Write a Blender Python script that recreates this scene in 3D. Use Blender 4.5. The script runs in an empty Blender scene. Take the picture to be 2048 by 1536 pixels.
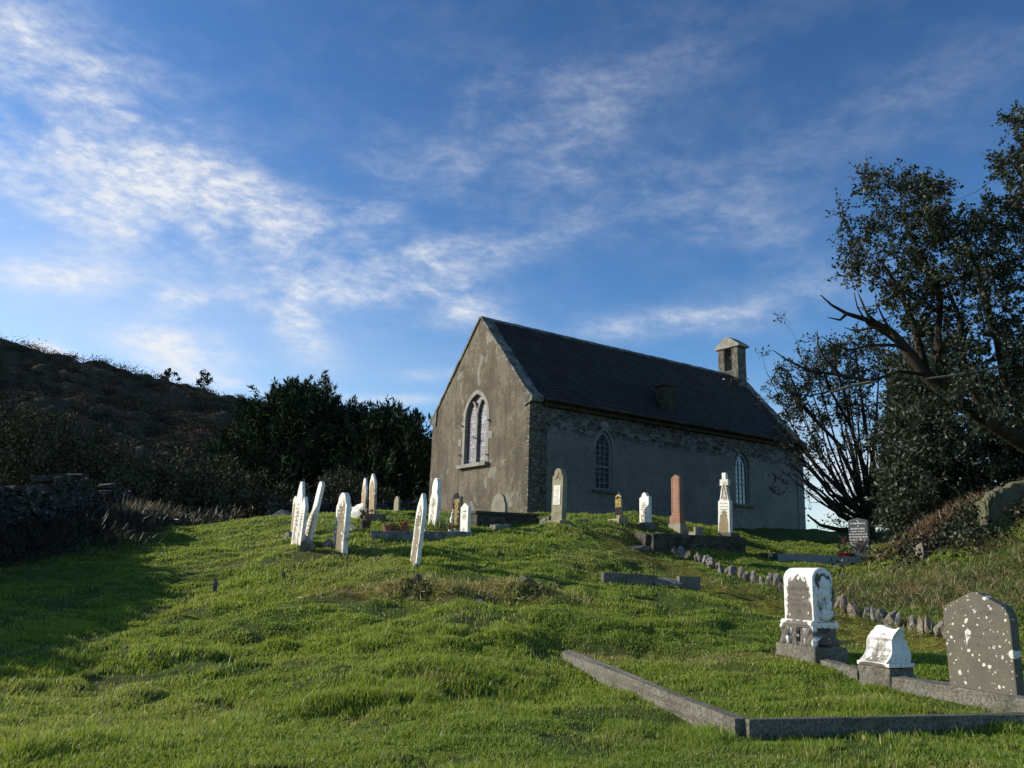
import bpy, bmesh, math, random
import numpy as np
from mathutils import Vector, Matrix
from mathutils.geometry import tessellate_polygon

random.seed(7); rng = np.random.default_rng(11)
R = math.radians
SC = bpy.context.scene
COL = SC.collection

# ------------------------------------------------------------------ camera
F_PX, PITCH, ROLL, CAMZ = 1736.1, 12.491, 1.626, 1.6      # focal length in pixels of a 2048 px wide frame
_p, _r = R(PITCH), R(ROLL)
FWD = np.array([0, math.cos(_p), math.sin(_p)])
_up0 = np.cross(np.array([1., 0, 0]), FWD)
RIGHT = math.cos(_r) * np.array([1., 0, 0]) + math.sin(_r) * _up0
UP = -math.sin(_r) * np.array([1., 0, 0]) + math.cos(_r) * _up0
cam_d = bpy.data.cameras.new('camera'); cam = bpy.data.objects.new('camera', cam_d); COL.objects.link(cam)
cam_d.sensor_fit = 'HORIZONTAL'; cam_d.sensor_width = 36; cam_d.lens = 36 * F_PX / 2048
cam_d.clip_start = .1; cam_d.clip_end = 3000
m = Matrix.Identity(4)
for i in range(3):
    m[i][0], m[i][1], m[i][2] = RIGHT[i], UP[i], -FWD[i]
m[2][3] = CAMZ
cam.matrix_world = m
SC.camera = cam

def ray(u, v):
    return FWD + RIGHT * (u - 1024) / F_PX - UP * (v - 768) / F_PX
def at(u, v, d):
    """point seen at photo pixel (u, v) at forward distance d"""
    q = ray(u, v); q = q * (d / q[1]); return np.array([q[0], q[1], q[2] + CAMZ])

# ------------------------------------------------------------------ sun, sky, exposure
SUN_EL, SUN_AZ = 22.5, -80.0            # azimuth clockwise from +Y: to the left, a little ahead of the camera
sv = np.array([math.sin(R(SUN_AZ)) * math.cos(R(SUN_EL)), math.cos(R(SUN_AZ)) * math.cos(R(SUN_EL)), math.sin(R(SUN_EL))])
sl = bpy.data.lights.new('sun', 'SUN'); sun = bpy.data.objects.new('sun', sl); COL.objects.link(sun)
sl.energy = 5.0; sl.angle = R(.6); sl.color = (1, .93, .80)
sun.rotation_euler = Vector(sv).to_track_quat('Z', 'Y').to_euler()
SC.view_settings.view_transform = 'Standard'; SC.view_settings.look = 'None'
SC.view_settings.exposure = 0.18; SC.view_settings.gamma = 1

class G:
    """small helper for writing node graphs"""
    def __init__(s, tree): s.t = tree
    def n(s, typ, **k):
        nd = s.t.nodes.new(typ)
        for a, b in k.items(): setattr(nd, a, b)
        return nd
    def put(s, sock, v):
        if isinstance(v, bpy.types.NodeSocket): s.t.links.new(v, sock)
        elif v is not None:
            if isinstance(v, (tuple, list)) and len(v) == 3 and sock.type == 'RGBA': v = (*v, 1)
            sock.default_value = v
    def m(s, op, a, b=None, c=None, clamp=False):
        nd = s.n('ShaderNodeMath', operation=op, use_clamp=clamp)
        for i, v in enumerate((a, b, c)):
            if v is not None: s.put(nd.inputs[i], v)
        return nd.outputs[0]
    def mix(s, f, a, b, blend='MIX'):
        nd = s.n('ShaderNodeMix', data_type='RGBA', blend_type=blend)
        s.put(nd.inputs[0], f); s.put(nd.inputs[6], a); s.put(nd.inputs[7], b); return nd.outputs[2]
    def noise(s, vec, scale, detail=4, rough=.55, dist=0):
        nd = s.n('ShaderNodeTexNoise'); s.put(nd.inputs['Vector'], vec)
        nd.inputs['Scale'].default_value = scale; nd.inputs['Detail'].default_value = detail
        nd.inputs['Roughness'].default_value = rough; nd.inputs['Distortion'].default_value = dist
        return nd.outputs[0]
    def voro(s, vec, scale, rnd=1.0, feature='F1'):
        nd = s.n('ShaderNodeTexVoronoi', feature=feature); s.put(nd.inputs['Vector'], vec)
        nd.inputs['Scale'].default_value = scale; nd.inputs['Randomness'].default_value = rnd
        return nd
    def step(s, v, lo, hi):
        nd = s.n('ShaderNodeMapRange', interpolation_type='SMOOTHSTEP')
        s.put(nd.inputs[0], v); s.put(nd.inputs[1], lo); s.put(nd.inputs[2], hi); return nd.outputs[0]
    def mapping(s, vec, scale=(1, 1, 1), rot=(0, 0, 0), loc=(0, 0, 0)):
        nd = s.n('ShaderNodeMapping'); s.put(nd.inputs[0], vec)
        nd.inputs[1].default_value = loc; nd.inputs[2].default_value = rot; nd.inputs[3].default_value = scale
        return nd.outputs[0]
    def coord(s, k='Object'): return s.n('ShaderNodeTexCoord').outputs[k]
    def xyz(s, v):
        nd = s.n('ShaderNodeSeparateXYZ'); s.put(nd.inputs[0], v); return nd.outputs
    def comb(s, x, y, z):
        nd = s.n('ShaderNodeCombineXYZ')
        for i, v in enumerate((x, y, z)): s.put(nd.inputs[i], v)
        return nd.outputs[0]
    def attr(s, name):
        return s.n('ShaderNodeAttribute', attribute_name=name)

world = bpy.data.worlds.new('World'); SC.world = world; world.use_nodes = True
wt = world.node_tree; wt.nodes.clear(); g = G(wt)
SKY_STR = .128
sky = g.n('ShaderNodeTexSky', sky_type='NISHITA'); sky.sun_disc = False
sky.sun_elevation = R(SUN_EL); sky.sun_rotation = R(SUN_AZ)
sky.altitude = 0; sky.air_density = 1.0; sky.dust_density = .4; sky.ozone_density = 3.0
dirv = g.coord('Generated')
dx, dy, dz = g.xyz(dirv)
azr = g.m('ARCTAN2', dx, dy); elr = g.m('ARCSINE', dz)
AZ = g.m('MULTIPLY', azr, 57.2958); EL = g.m('MULTIPLY', elr, 57.2958)
def azel(u, v):
    q = ray(u, v); q = q / np.linalg.norm(q)
    return np.array([math.degrees(math.atan2(q[0], q[1])), math.degrees(math.asin(q[2]))])
def blob(u, v, a, b, ang, k):
    """soft elongated cloud patch fixed in azimuth / elevation"""
    c = azel(u, v); J = np.array([(azel(u + 20, v) - azel(u - 20, v)) / 40, (azel(u, v + 20) - azel(u, v - 20)) / 40]).T
    t = R(ang); rot = np.array([[math.cos(t), math.sin(t)], [-math.sin(t), math.cos(t)]])
    M = np.diag([1 / a, 1 / b]) @ rot @ np.linalg.inv(J)
    da = g.m('SUBTRACT', AZ, float(c[0])); de = g.m('SUBTRACT', EL, float(c[1]))
    p = g.m('MULTIPLY_ADD', da, float(M[0, 0]), g.m('MULTIPLY', de, float(M[0, 1])))
    q = g.m('MULTIPLY_ADD', da, float(M[1, 0]), g.m('MULTIPLY', de, float(M[1, 1])))
    r2 = g.m('MULTIPLY_ADD', p, p, g.m('MULTIPLY', q, q))
    return g.m('MULTIPLY', g.m('EXPONENT', g.m('MULTIPLY', r2, -1.0)), k)
BLOBS = [(80, 280, 340, 170, 30, .66), (60, 120, 260, 90, 20, .6), (330, 400, 340, 90, 22, .95), (600, 470, 250, 70, 28, .75),
         (760, 545, 190, 42, -10, .95), (900, 590, 110, 44, 30, .7), (90, 555, 160, 34, 5, .5), (375, 595, 60, 32, 0, .85),
         (600, 660, 70, 36, 40, .95), (340, 690, 110, 42, 15, .8), (790, 798, 90, 11, 0, .75), (880, 748, 80, 14, -4, .6),
         (1360, 645, 190, 26, -5, .55), (1600, 580, 90, 22, -10, .32), (1120, 320, 280, 100, 25, .14), (1000, 500, 260, 40, -14, .20),
         (1700, 250, 330, 80, -25, .09), (1250, 150, 280, 80, -15, .10), (1480, 450, 240, 80, 20, .15), (860, 340, 180, 70, 10, .16),
         (430, 772, 90, 22, 12, .95), (90, 700, 60, 14, 12, .9), (1660, 990, 190, 130, 0, .55), (1180, 250, 60, 120, 30, .15), (740, 420, 70, 35, 0, .35)]
acc = None
for bl in BLOBS:
    b_ = blob(*bl); acc = b_ if acc is None else g.m('ADD', acc, b_)
ae = g.comb(g.m('MULTIPLY', AZ, .055), g.m('MULTIPLY', EL, .055), 0.0)
w1 = g.noise(g.mapping(ae, rot=(0, 0, R(28)), scale=(.8, 1.8, 1)), 2.2, 10, .56, .35)
w2 = g.noise(g.mapping(ae, rot=(0, 0, R(-12)), scale=(1.0, 2.0, 1), loc=(3, 1, 0)), 5.5, 9, .60, .25)
nz = g.m('MULTIPLY_ADD', w2, .45, g.m('MULTIPLY', w1, .75))
w3 = g.noise(g.mapping(ae, rot=(0, 0, R(40)), scale=(1.0, 2.4, 1), loc=(7, 2, 0)), 16, 7, .62, .2)
wisp = g.m('MULTIPLY', g.step(nz, .42, .84), g.m('MULTIPLY_ADD', g.step(w3, .36, .62), .45, .58))
cov = g.m('MULTIPLY', g.m('MINIMUM', acc, .66), g.m('MULTIPLY_ADD', wisp, 1.62, .06))
cir = g.m('MULTIPLY', g.step(nz, .50, .95), .07)
cov = g.m('ADD', cov, cir, clamp=True)
veil = g.m('ADD', g.m('ADD', blob(60, 620, 520, 190, 8, .34), blob(650, 740, 380, 90, 4, .16)), blob(1640, 1000, 240, 150, 0, .38))
cov = g.m('MULTIPLY', g.m('ADD', cov, veil, clamp=True), .94)
hs = g.n('ShaderNodeHueSaturation'); hs.inputs['Saturation'].default_value = 1.05; hs.inputs['Value'].default_value = 1.0
hs.inputs['Hue'].default_value = .496
g.put(hs.inputs['Color'], sky.outputs[0])
gm = g.n('ShaderNodeGamma'); gm.inputs[1].default_value = 1.48
g.put(gm.inputs[0], g.mix(1.0, hs.outputs[0], (.15, .15, .15), 'MULTIPLY'))
skyc = g.mix(cov, g.mix(1.0, gm.outputs[0], (9.5, 9.5, 9.5), 'MULTIPLY'), (5.9, 6.05, 6.3))
bg = g.n('ShaderNodeBackground'); g.put(bg.inputs[0], skyc); bg.inputs[1].default_value = SKY_STR
wo = g.n('ShaderNodeOutputWorld'); g.put(wo.inputs[0], bg.outputs[0])

# ------------------------------------------------------------------ object helpers
def tag(o, label=None, cat=None, group=None, kind=None):
    if label: o['label'] = label
    if cat: o['category'] = cat
    if group: o['group'] = group
    if kind: o['kind'] = kind
    return o
def empty(name, loc, rot=None, label=None, cat=None, group=None):
    o = bpy.data.objects.new(name, None); COL.objects.link(o); o.empty_display_size = .2
    M_ = Matrix.Translation(Vector(loc))
    if rot is not None: M_ = M_ @ rot
    o.matrix_world = M_
    return tag(o, label, cat, group)
def link(name, me, mat, parent=None, loc=None):
    o = bpy.data.objects.new(name, me); COL.objects.link(o)
    if mat is not None: me.materials.append(mat)
    if parent is not None: o.parent = parent
    if loc is not None: o.location = loc
    return o
def mesh_np(name, V, loops, starts, totals=None, attrs=None, smooth=False):
    me = bpy.data.meshes.new(name)
    me.vertices.add(len(V)); me.vertices.foreach_set('co', np.ascontiguousarray(V, dtype=np.float32).ravel())
    me.loops.add(len(loops)); me.loops.foreach_set('vertex_index', np.ascontiguousarray(loops, dtype=np.int32))
    me.polygons.add(len(starts)); me.polygons.foreach_set('loop_start', np.ascontiguousarray(starts, dtype=np.int32))
    if smooth: me.polygons.foreach_set('use_smooth', np.ones(len(starts), dtype=bool))
    for k, a in (attrs or {}).items():
        if a.ndim == 2:
            at_ = me.attributes.new(k, 'FLOAT_COLOR', 'POINT'); c4 = np.ones((len(a), 4), np.float32); c4[:, :3] = a
            at_.data.foreach_set('color', c4.ravel())
        else:
            at_ = me.attributes.new(k, 'FLOAT', 'POINT'); at_.data.foreach_set('value', a.astype(np.float32))
    me.update(calc_edges=True); me.validate()
    return me
def quads_mesh(name, V, attrs=None):
    """V: (n,4,3) separate quads"""
    n = len(V); return mesh_np(name, V.reshape(-1, 3), np.arange(4 * n), np.arange(n) * 4, attrs=attrs)

class MB:
    def __init__(s): s.v = []; s.f = []
    def add(s, vs, fs, M_=None):
        o = len(s.v)
        for p in vs:
            p = Vector(p)
            if M_ is not None: p = M_ @ p
            s.v.append(p)
        for f in fs: s.f.append(tuple(i + o for i in f))
        return s
    def box(s, x0, x1, y0, y1, z0, z1, M_=None, top=(0, 0)):
        tx, ty = top
        vs = [(x0, y0, z0), (x1, y0, z0), (x1, y1, z0), (x0, y1, z0), (x0 + tx, y0 + ty, z1), (x1 - tx, y0 + ty, z1), (x1 - tx, y1 - ty, z1), (x0 + tx, y1 - ty, z1)]
        return s.add(vs, [(3, 2, 1, 0), (4, 5, 6, 7), (0, 1, 5, 4), (1, 2, 6, 5), (2, 3, 7, 6), (3, 0, 4, 7)], M_)
    def prism(s, prof, y0, y1, M_=None):
        n = len(prof)
        vs = [(x, y0, z) for x, z in prof] + [(x, y1, z) for x, z in prof]
        fs = [tuple(range(n)), tuple(range(2 * n - 1, n - 1, -1))] + [((i + 1) % n, i, i + n, (i + 1) % n + n) for i in range(n)]
        return s.add(vs, fs, M_)
    def holed(s, outer, holes, y0, y1, M_=None):
        """plate in local x-z with openings, thickness y0..y1"""
        loops = [outer] + holes; pts = [p for lp in loops for p in lp]; n = len(pts)
        tris = tessellate_polygon([[Vector((x, z, 0)) for x, z in lp] for lp in loops])
        vs = [(x, y0, z) for x, z in pts] + [(x, y1, z) for x, z in pts]
        fs = [tuple(t) for t in tris] + [tuple(i + n for i in reversed(t)) for t in tris]
        o = 0
        for lp in loops:
            k = len(lp)
            for i in range(k):
                a, b = o + i, o + (i + 1) % k; fs.append((b, a, a + n, b + n))
            o += k
        return s.add(vs, fs, M_)
    def tube(s, pts, rad, n=7, cap=True):
        pts = [Vector(p) for p in pts]; base = len(s.v); k = len(pts)
        up = Vector((0.13, .31, 1)).normalized()
        for i, p in enumerate(pts):
            d = (pts[min(i + 1, k - 1)] - pts[max(i - 1, 0)])
            d = d.normalized() if d.length > 1e-9 else Vector((0, 0, 1))
            a = d.cross(up); a = a.normalized() if a.length > 1e-3 else d.orthogonal().normalized()
            b = d.cross(a)
            for j in range(n):
                t = 2 * math.pi * j / n; s.v.append(p + (a * math.cos(t) + b * math.sin(t)) * rad[i])
        for i in range(k - 1):
            for j in range(n):
                a0 = base + i * n + j; a1 = base + i * n + (j + 1) % n; s.f.append((a0, a1, a1 + n, a0 + n))
        if cap:
            s.f.append(tuple(base + j for j in range(n))); s.f.append(tuple(base + (k - 1) * n + j for j in reversed(range(n))))
        return s
    def lathe(s, prof, n=20, M_=None):
        vs = []; fs = []
        for r_, z in prof:
            for j in range(n):
                t = 2 * math.pi * j / n; vs.append((r_ * math.cos(t), r_ * math.sin(t), z))
        for i in range(len(prof) - 1):
            for j in range(n): fs.append((i * n + j, i * n + (j + 1) % n, (i + 1) * n + (j + 1) % n, (i + 1) * n + j))
        fs.append(tuple(reversed(range(n)))); fs.append(tuple((len(prof) - 1) * n + j for j in range(n)))
        return s.add(vs, fs, M_)
    def mesh(s, name, bevel=0, smooth=False, rough=0, cuts=0, seed=0, recalc=True):
        me = bpy.data.meshes.new(name); me.from_pydata([tuple(p) for p in s.v], [], s.f)
        bm = bmesh.new(); bm.from_mesh(me)
        if recalc: bmesh.ops.recalc_face_normals(bm, faces=bm.faces)
        if bevel:
            es = [e for e in bm.edges if len(e.link_faces) == 2 and e.calc_face_angle(0) > .5]
            bmesh.ops.bevel(bm, geom=es, offset=bevel, segments=2, affect='EDGES', profile=.6, clamp_overlap=True)
        if cuts:
            bmesh.ops.triangulate(bm, faces=[f for f in bm.faces if len(f.verts) > 4])
            bmesh.ops.subdivide_edges(bm, edges=[e for e in bm.edges if e.calc_length() > .04], cuts=cuts, use_grid_fill=True)
        if rough:
            P = np.array([v.co for v in bm.verts]); bm.normal_update()
            d = fbm3(P * (1 / .09) + seed * 7.3, 3)
            for v, k in zip(bm.verts, d): v.co += v.normal * float(k) * rough
        bm.to_mesh(me); bm.free()
        if smooth:
            me.polygons.foreach_set('use_smooth', np.ones(len(me.polygons), dtype=bool))
        me.update(); return me
    def build(s, name, mat, parent=None, **k):
        return link(name, s.mesh(name, **k), mat, parent)

# ------------------------------------------------------------------ numpy noise
_perm = rng.random((64, 64, 64)).astype(np.float32) * 2 - 1
def vnoise3(P):
    i = np.floor(P).astype(int); f = P - i; f = f * f * (3 - 2 * f); i &= 63; j = (i + 1) & 63
    out = 0
    for a in (0, 1):
        for b in (0, 1):
            for c in (0, 1):
                w = (f[:, 0] if a else 1 - f[:, 0]) * (f[:, 1] if b else 1 - f[:, 1]) * (f[:, 2] if c else 1 - f[:, 2])
                out = out + w * _perm[(j if a else i)[:, 0], (j if b else i)[:, 1], (j if c else i)[:, 2]]
    return out
def fbm3(P, o=4, gain=.5):
    s_ = 0; a = 1
    for k in range(o): s_ = s_ + a * vnoise3(P * (2 ** k) + 13.7 * k); a *= gain
    return s_
def fbm2(x, y, sc, o=4, seed=0, gain=.5):
    return fbm3(np.stack([x / sc + seed * 3.1, y / sc + seed * 5.7, np.full_like(x, seed * 1.37 + .5)], 1), o, gain)

# ------------------------------------------------------------------ terrain
# (pixel x, pixel y, distance): where the grass surface is
CP = [(0, 1536, 5.2), (512, 1536, 5.3), (1024, 1536, 5.5), (1536, 1536, 5.8), (2048, 1536, 6.0), (1480, 1484, 6.9), (2048, 1452, 7.8), (1135, 1312, 10.6),
      (1605, 1318, 10.8), (1760, 1386, 9.2), (1970, 1430, 8.0), (1850, 1402, 8.6), (2000, 1385, 8.9), (1024, 1430, 7.6), (500, 1430, 7.2), (0, 1400, 7.4), (0, 1300, 9.6), (500, 1300, 10.0),
      (1000, 1300, 10.5), (1350, 1240, 13.0), (1000, 1200, 13.2), (500, 1200, 13.6), (200, 1200, 14.2), (425, 1188, 14.4), (830, 1130, 15.5),
      (600, 1098, 17.5), (690, 1103, 17.0), (370, 1060, 26), (345, 1100, 20), (200, 1060, 23), (560, 1034, 27), (740, 1088, 19.1), (830, 1088, 19.2), (930, 1078, 19.5), (760, 1058, 20.6), (850, 1058, 20.6),
      (1118, 1047, 21.8), (1235, 1045, 23.2), (1290, 1045, 23.5), (1355, 1062, 24.0), (1450, 1070, 25), (1300, 1100, 21.5), (1480, 1102, 23.0), (1735, 1134, 22.6), (1640, 1130, 22.6), (1560, 1126, 22.4), (1470, 1114, 23.4), (1735, 1160, 19.6), (1600, 1148, 20), (1720, 1112, 24.6), (1690, 1090, 32),
      (1300, 1182, 15.4), (1210, 1176, 15.5), (1390, 1186, 15.8), (1300, 1160, 17.2), (1900, 1280, 13), (1700, 1218, 15.5), (1550, 1178, 17.5), (1400, 1124, 20.5), (1350, 1108, 21.5),
      (1900, 1090, 20), (2048, 1010, 20), (2048, 1160, 16.5), (1960, 1030, 22), (1800, 1085, 23.5), (1900, 1180, 16.5), (2048, 1280, 12.5), (792, 1030, 26), (700, 1030, 24.5), (865, 1048, 22), (1000, 1060, 22.4), (1060, 1058, 22.6), (950, 1062, 21.6),
      (1200, 1110, 18.5), (1500, 1290, 12.0), (900, 1365, 8.8)]
PT = [tuple(at(*c)) for c in CP]
BX, BY, BZ = .69984, 32.4, 6.73728 + CAMZ; CH_H = 54.472
_l = np.array([math.sin(R(CH_H)), math.cos(R(CH_H))]); _gv = np.array([-math.cos(R(CH_H)), math.sin(R(CH_H))])
for a, b, z in [(0, 0, -4.70), (4, 0, -4.62), (8, 0, -4.5), (12, 0, -4.4), (16.7, 0, -4.22), (0, 7.2, -4.6), (8, 4, -4.5), (16.7, 7.2, -4.4), (-2, 3, -4.75), (4, -3, -4.95), (10, -3, -4.75), (19, -2, -4.6)]:
    PT.append((BX + a * _l[0] + b * _gv[0], BY + a * _l[1] + b * _gv[1], BZ + z))
PT += [(0, 0, .1), (-6, 0, .2), (6, 0, .1), (0, -10, -.6), (-12, 10, 1.0), (-13, 20, 2.0), (-14, 28, 2.6), (-9, 36, 3.0), (-25, 34, 2.8), (-25, 10, 1.6), (-40, 40, 3.5), (-3, 46, 3.2), (12, 56, 2.9), (30, 50, 2.6),
       (26, 34, 3.6), (24, 20, 3.6), (14, 10, .9), (26, 6, 1.2), (50, 30, 2.5), (50, 70, -1), (0, 80, 1), (-40, 70, 3), (15, 28, 3.1), (19, 40, 3.9)]
PT = np.array(PT)
def _tps(r): r = np.maximum(r, 1e-9); return r * r * np.log(r)
_X = PT[:, :2] / 10; _n = len(_X)
_K = _tps(np.linalg.norm(_X[:, None] - _X[None], axis=2)) + np.eye(_n) * .0012
_P = np.hstack([np.ones((_n, 1)), _X])
_W = np.linalg.solve(np.block([[_K, _P], [_P.T, np.zeros((3, 3))]]), np.concatenate([PT[:, 2], np.zeros(3)]))
def smooth01(t): t = np.clip(t, 0, 1); return t * t * (3 - 2 * t)
MOUND = [at(*q)[:2] for q in [(760, 1190, 13.6), (830, 1188, 13.6), (900, 1195, 13.4), (1010, 1190, 13.6), (1060, 1186, 13.8)]]
FLAT = np.array([at(*q)[:2] for q in [(1480, 1440, 7), (1700, 1430, 7.4), (1950, 1425, 7.8), (1320, 1370, 8.6), (1200, 1325, 9.9), (1605, 1318, 10.8), (1770, 1380, 9.4), (1960, 1420, 8.2), (1240, 1176, 15.7), (1350, 1180, 16), (1560, 1120, 22.6), (1650, 1124, 22.6), (1735, 1126, 22.8), (1480, 1112, 25), (750, 1080, 19.3), (840, 1080, 19.4), (930, 1074, 19.7), (960, 1058, 22.6), (1040, 1058, 22.8), (1380, 1100, 22)]])
def gz(x, y, fine=True):
    x = np.atleast_1d(np.asarray(x, float)); y = np.atleast_1d(np.asarray(y, float)); out = np.zeros(len(x))
    for s0 in range(0, len(x), 40000):
        q = np.stack([x[s0:s0 + 40000], y[s0:s0 + 40000]], 1) / 10
        out[s0:s0 + 40000] = _tps(np.linalg.norm(q[:, None] - _X[None], axis=2)) @ _W[:_n] + _W[_n] + q @ _W[_n + 1:]
    r = np.hypot(x, y - 25); far = smooth01((r - 45) / 60)
    out = np.clip(out, -3, 9) * (1 - far) + (-4.0) * far
    if fine:
        near = 1 - smooth01((r - 35) / 20)
        dm = np.full(len(x), 1e9)
        for fx, fy in FLAT: dm = np.minimum(dm, (x - fx) ** 2 + (y - fy) ** 2)
        amp = near * (.35 + .65 * smooth01((y - 4) / 5)) * (1 - .85 * np.exp(-dm / .9))
        out = out + amp * (.105 * fbm2(x, y, 1.3, 3, 1) + .070 * np.abs(fbm2(x, y, .62, 3, 2)) - .03)
        for (mx, my), h_, s_ in zip(MOUND, (.10, .17, .09, .16, .11), (.26, .36, .26, .34, .28)):
            d2 = ((x - mx) / (s_ * 1.5)) ** 2 + ((y - my) / s_) ** 2
            out = out + np.where(d2 < 9, h_ * np.exp(-d2) * (1 + 1.1 * fbm2(x, y, .32, 3, 5)), 0)
    return out
def gz1(x, y, fine=True): return float(gz([x], [y], fine)[0])

def seg_dist(x, y, pts):
    d = np.full(len(x), 1e9)
    for (ax, ay), (bx, by) in zip(pts[:-1], pts[1:]):
        vx, vy = bx - ax, by - ay; t = np.clip(((x - ax) * vx + (y - ay) * vy) / (vx * vx + vy * vy), 0, 1)
        d = np.minimum(d, np.hypot(x - ax - t * vx, y - ay - t * vy))
    return d
STONE_LINE = [tuple(at(*q)[:2]) for q in [(1350, 1106, 21.5), (1400, 1122, 20.5), (1470, 1148, 19.0), (1550, 1176, 17.5), (1630, 1200, 16.3), (1700, 1216, 15.5), (1800, 1250, 14.2), (1895, 1280, 13.0)]]
PATH_LINE = [tuple(at(*q)[:2]) for q in [(1235, 1098, 20.9), (1310, 1128, 19.2), (1400, 1160, 17.5), (1500, 1190, 16.0), (1600, 1215, 15), (1700, 1240, 14.2), (1790, 1275, 12.9), (1900, 1310, 11.8), (2060, 1350, 10.6)]]
DRYP = [(at(u, v, d)[:2], r_, k_) for u, v, d, r_, k_ in [(1190, 1296, 10.9, .45, .8), (1300, 1300, 10.9, .6, .9), (1420, 1304, 10.9, .6, .9), (1530, 1312, 10.9, .4, .9), (1650, 1400, 8.6, .35, .7), (1740, 1410, 8.5, .35, .8), (1500, 1330, 10, .4, .5), (870, 1366, 8.8, .25, .8), (700, 1440, 7.2, .3, .7), (1210, 1470, 6.8, .3, .7), (330, 1480, 6.2, .3, .7), (560, 1330, 9.4, .4, .6), (480, 1325, 9.4, .3, .6), (1290, 1155, 18, .4, .6), (1480, 1105, 23.5, .7, .8), (1600, 1102, 25, .8, .8), (1700, 1180, 17, .5, .6), (1830, 1215, 14.8, .5, .7)]]
def masks(x, y):
    """moss path, dry grass: what grows where"""
    moss = 1 - smooth01((seg_dist(x, y, PATH_LINE) - .48 + .18 * fbm2(x, y, .6, 3, 9)) / .45)
    dry = np.zeros(len(x))
    for mx, my in MOUND: dry = np.maximum(dry, np.exp(-(((x - mx) / .75) ** 2 + ((y - my) / .55) ** 2)))
    for (qx, qy), rd, k_ in DRYP: dry = np.maximum(dry, k_ * np.exp(-(((x - qx) / rd) ** 2 + ((y - qy) / (rd * .55)) ** 2)) * (.5 + smooth01(.5 + fbm2(x, y, .35, 3, 19))))
    bx, by = at(1930, 1080, 19.5)[:2]
    bank = np.exp(-(((x - bx) / 3.0) ** 2 + ((y - by) / 2.6) ** 2))
    rag = smooth01((fbm2(x, y, 2.2, 4, 12) - .25) / .5)
    dry = np.maximum(dry, np.maximum(rag * .45, bank * (.38 + .6 * fbm2(x, y, .8, 3, 14))))
    for mx, my in MOUND: moss = np.maximum(moss, 1.05 * np.exp(-(((x - mx) / .45) ** 2 + ((y - my) / .34) ** 2)) * smooth01(.6 + fbm2(x, y, .3, 3, 17)))
    return np.clip(moss, 0, 1), np.clip(dry, 0, 1)

# ------------------------------------------------------------------ materials
def mat(name, fn, rough=.85, spec=.3):
    mt = bpy.data.materials.new(name); mt.use_nodes = True; t = mt.node_tree; t.nodes.clear(); q = G(t)
    b = q.n('ShaderNodeBsdfPrincipled'); b.inputs['Roughness'].default_value = rough; b.inputs['Specular IOR Level'].default_value = spec
    o = q.n('ShaderNodeOutputMaterial'); q.put(o.inputs[0], b.outputs[0])
    r_ = fn(q, b)
    if r_ is not None: q.put(b.inputs['Base Color'], r_)
    return mt
def bump(q, b, h, strength=.5, dist=.02):
    nd = q.n('ShaderNodeBump'); nd.inputs['Strength'].default_value = strength; nd.inputs['Distance'].default_value = dist
    q.put(nd.inputs['Height'], h); q.put(b.inputs['Normal'], nd.outputs[0])
def two(c1, c2, scale=4, lo=.35, hi=.65, c3=None, bs=.4, bd=.01, s2=30):
    def fn(q, b):
        c = q.coord(); n1 = q.noise(c, scale, 6, .6); n2 = q.noise(c, s2, 4, .6)
        col = q.mix(q.step(n1, lo, hi), c1, c2)
        if c3: col = q.mix(q.step(n2, .55, .68), col, c3)
        bump(q, b, q.m('ADD', n1, q.m('MULTIPLY', n2, .5)), bs, bd)
        return col
    return fn

def f_ground(q, b):
    c = q.coord(); n1 = q.noise(c, 1.3, 6, .6); n2 = q.noise(c, 14, 5, .65); n3 = q.noise(c, 60, 3, .6)
    col = q.mix(q.step(n1, .35, .65), (.060, .090, .016), (.085, .115, .020))
    col = q.mix(q.step(n2, .5, .75), col, (.020, .017, .009))
    col = q.mix(q.attr('dry').outputs['Fac'], col, q.mix(n2, (.075, .055, .022), (.13, .105, .04)))
    mo = q.mix(q.step(n2, .35, .62), (.055, .050, .012), (.22, .205, .030))
    col = q.mix(q.attr('moss').outputs['Fac'], col, mo)
    bump(q, b, q.m('ADD', n2, q.m('MULTIPLY', n3, .6)), .8, .04)
    return col
M_ground = mat('turf_soil', f_ground, .95, .1)

def f_blade(q, b):
    a = q.attr('tint').outputs['Color']; b.inputs['Specular IOR Level'].default_value = .22
    q.put(b.inputs['Base Color'], a)
    tr = q.n('ShaderNodeBsdfTranslucent'); q.put(tr.inputs[0], q.mix(.5, a, (.44, .52, .07), 'MIX'))
    ms = q.n('ShaderNodeMixShader'); ms.inputs[0].default_value = .42
    q.put(ms.inputs[1], b.outputs[0]); q.put(ms.inputs[2], tr.outputs[0])
    o = [n for n in q.t.nodes if n.type == 'OUTPUT_MATERIAL'][0]; q.put(o.inputs[0], ms.outputs[0])
M_blade = mat('grass_blade', f_blade, .45, .4)
def f_leaf(q, b):
    a = q.attr('tint').outputs['Color']; q.put(b.inputs['Base Color'], a)
    tr = q.n('ShaderNodeBsdfTranslucent'); q.put(tr.inputs[0], a)
    ms = q.n('ShaderNodeMixShader'); ms.inputs[0].default_value = .22
    q.put(ms.inputs[1], b.outputs[0]); q.put(ms.inputs[2], tr.outputs[0])
    o = [n for n in q.t.nodes if n.type == 'OUTPUT_MATERIAL'][0]; q.put(o.inputs[0], ms.outputs[0])
M_leaf = mat('leaf', f_leaf, .5, .35)
def f_scrub(q, b):
    q.put(b.inputs['Base Color'], q.attr('tint').outputs['Color'])
M_scrub = mat('scrub', f_scrub, 1.0, 0.0)
M_bark = mat('bark', two((.018, .014, .011), (.048, .039, .030), 3, c3=(.065, .065, .048), bs=.8, bd=.02), .9, .15)
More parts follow.
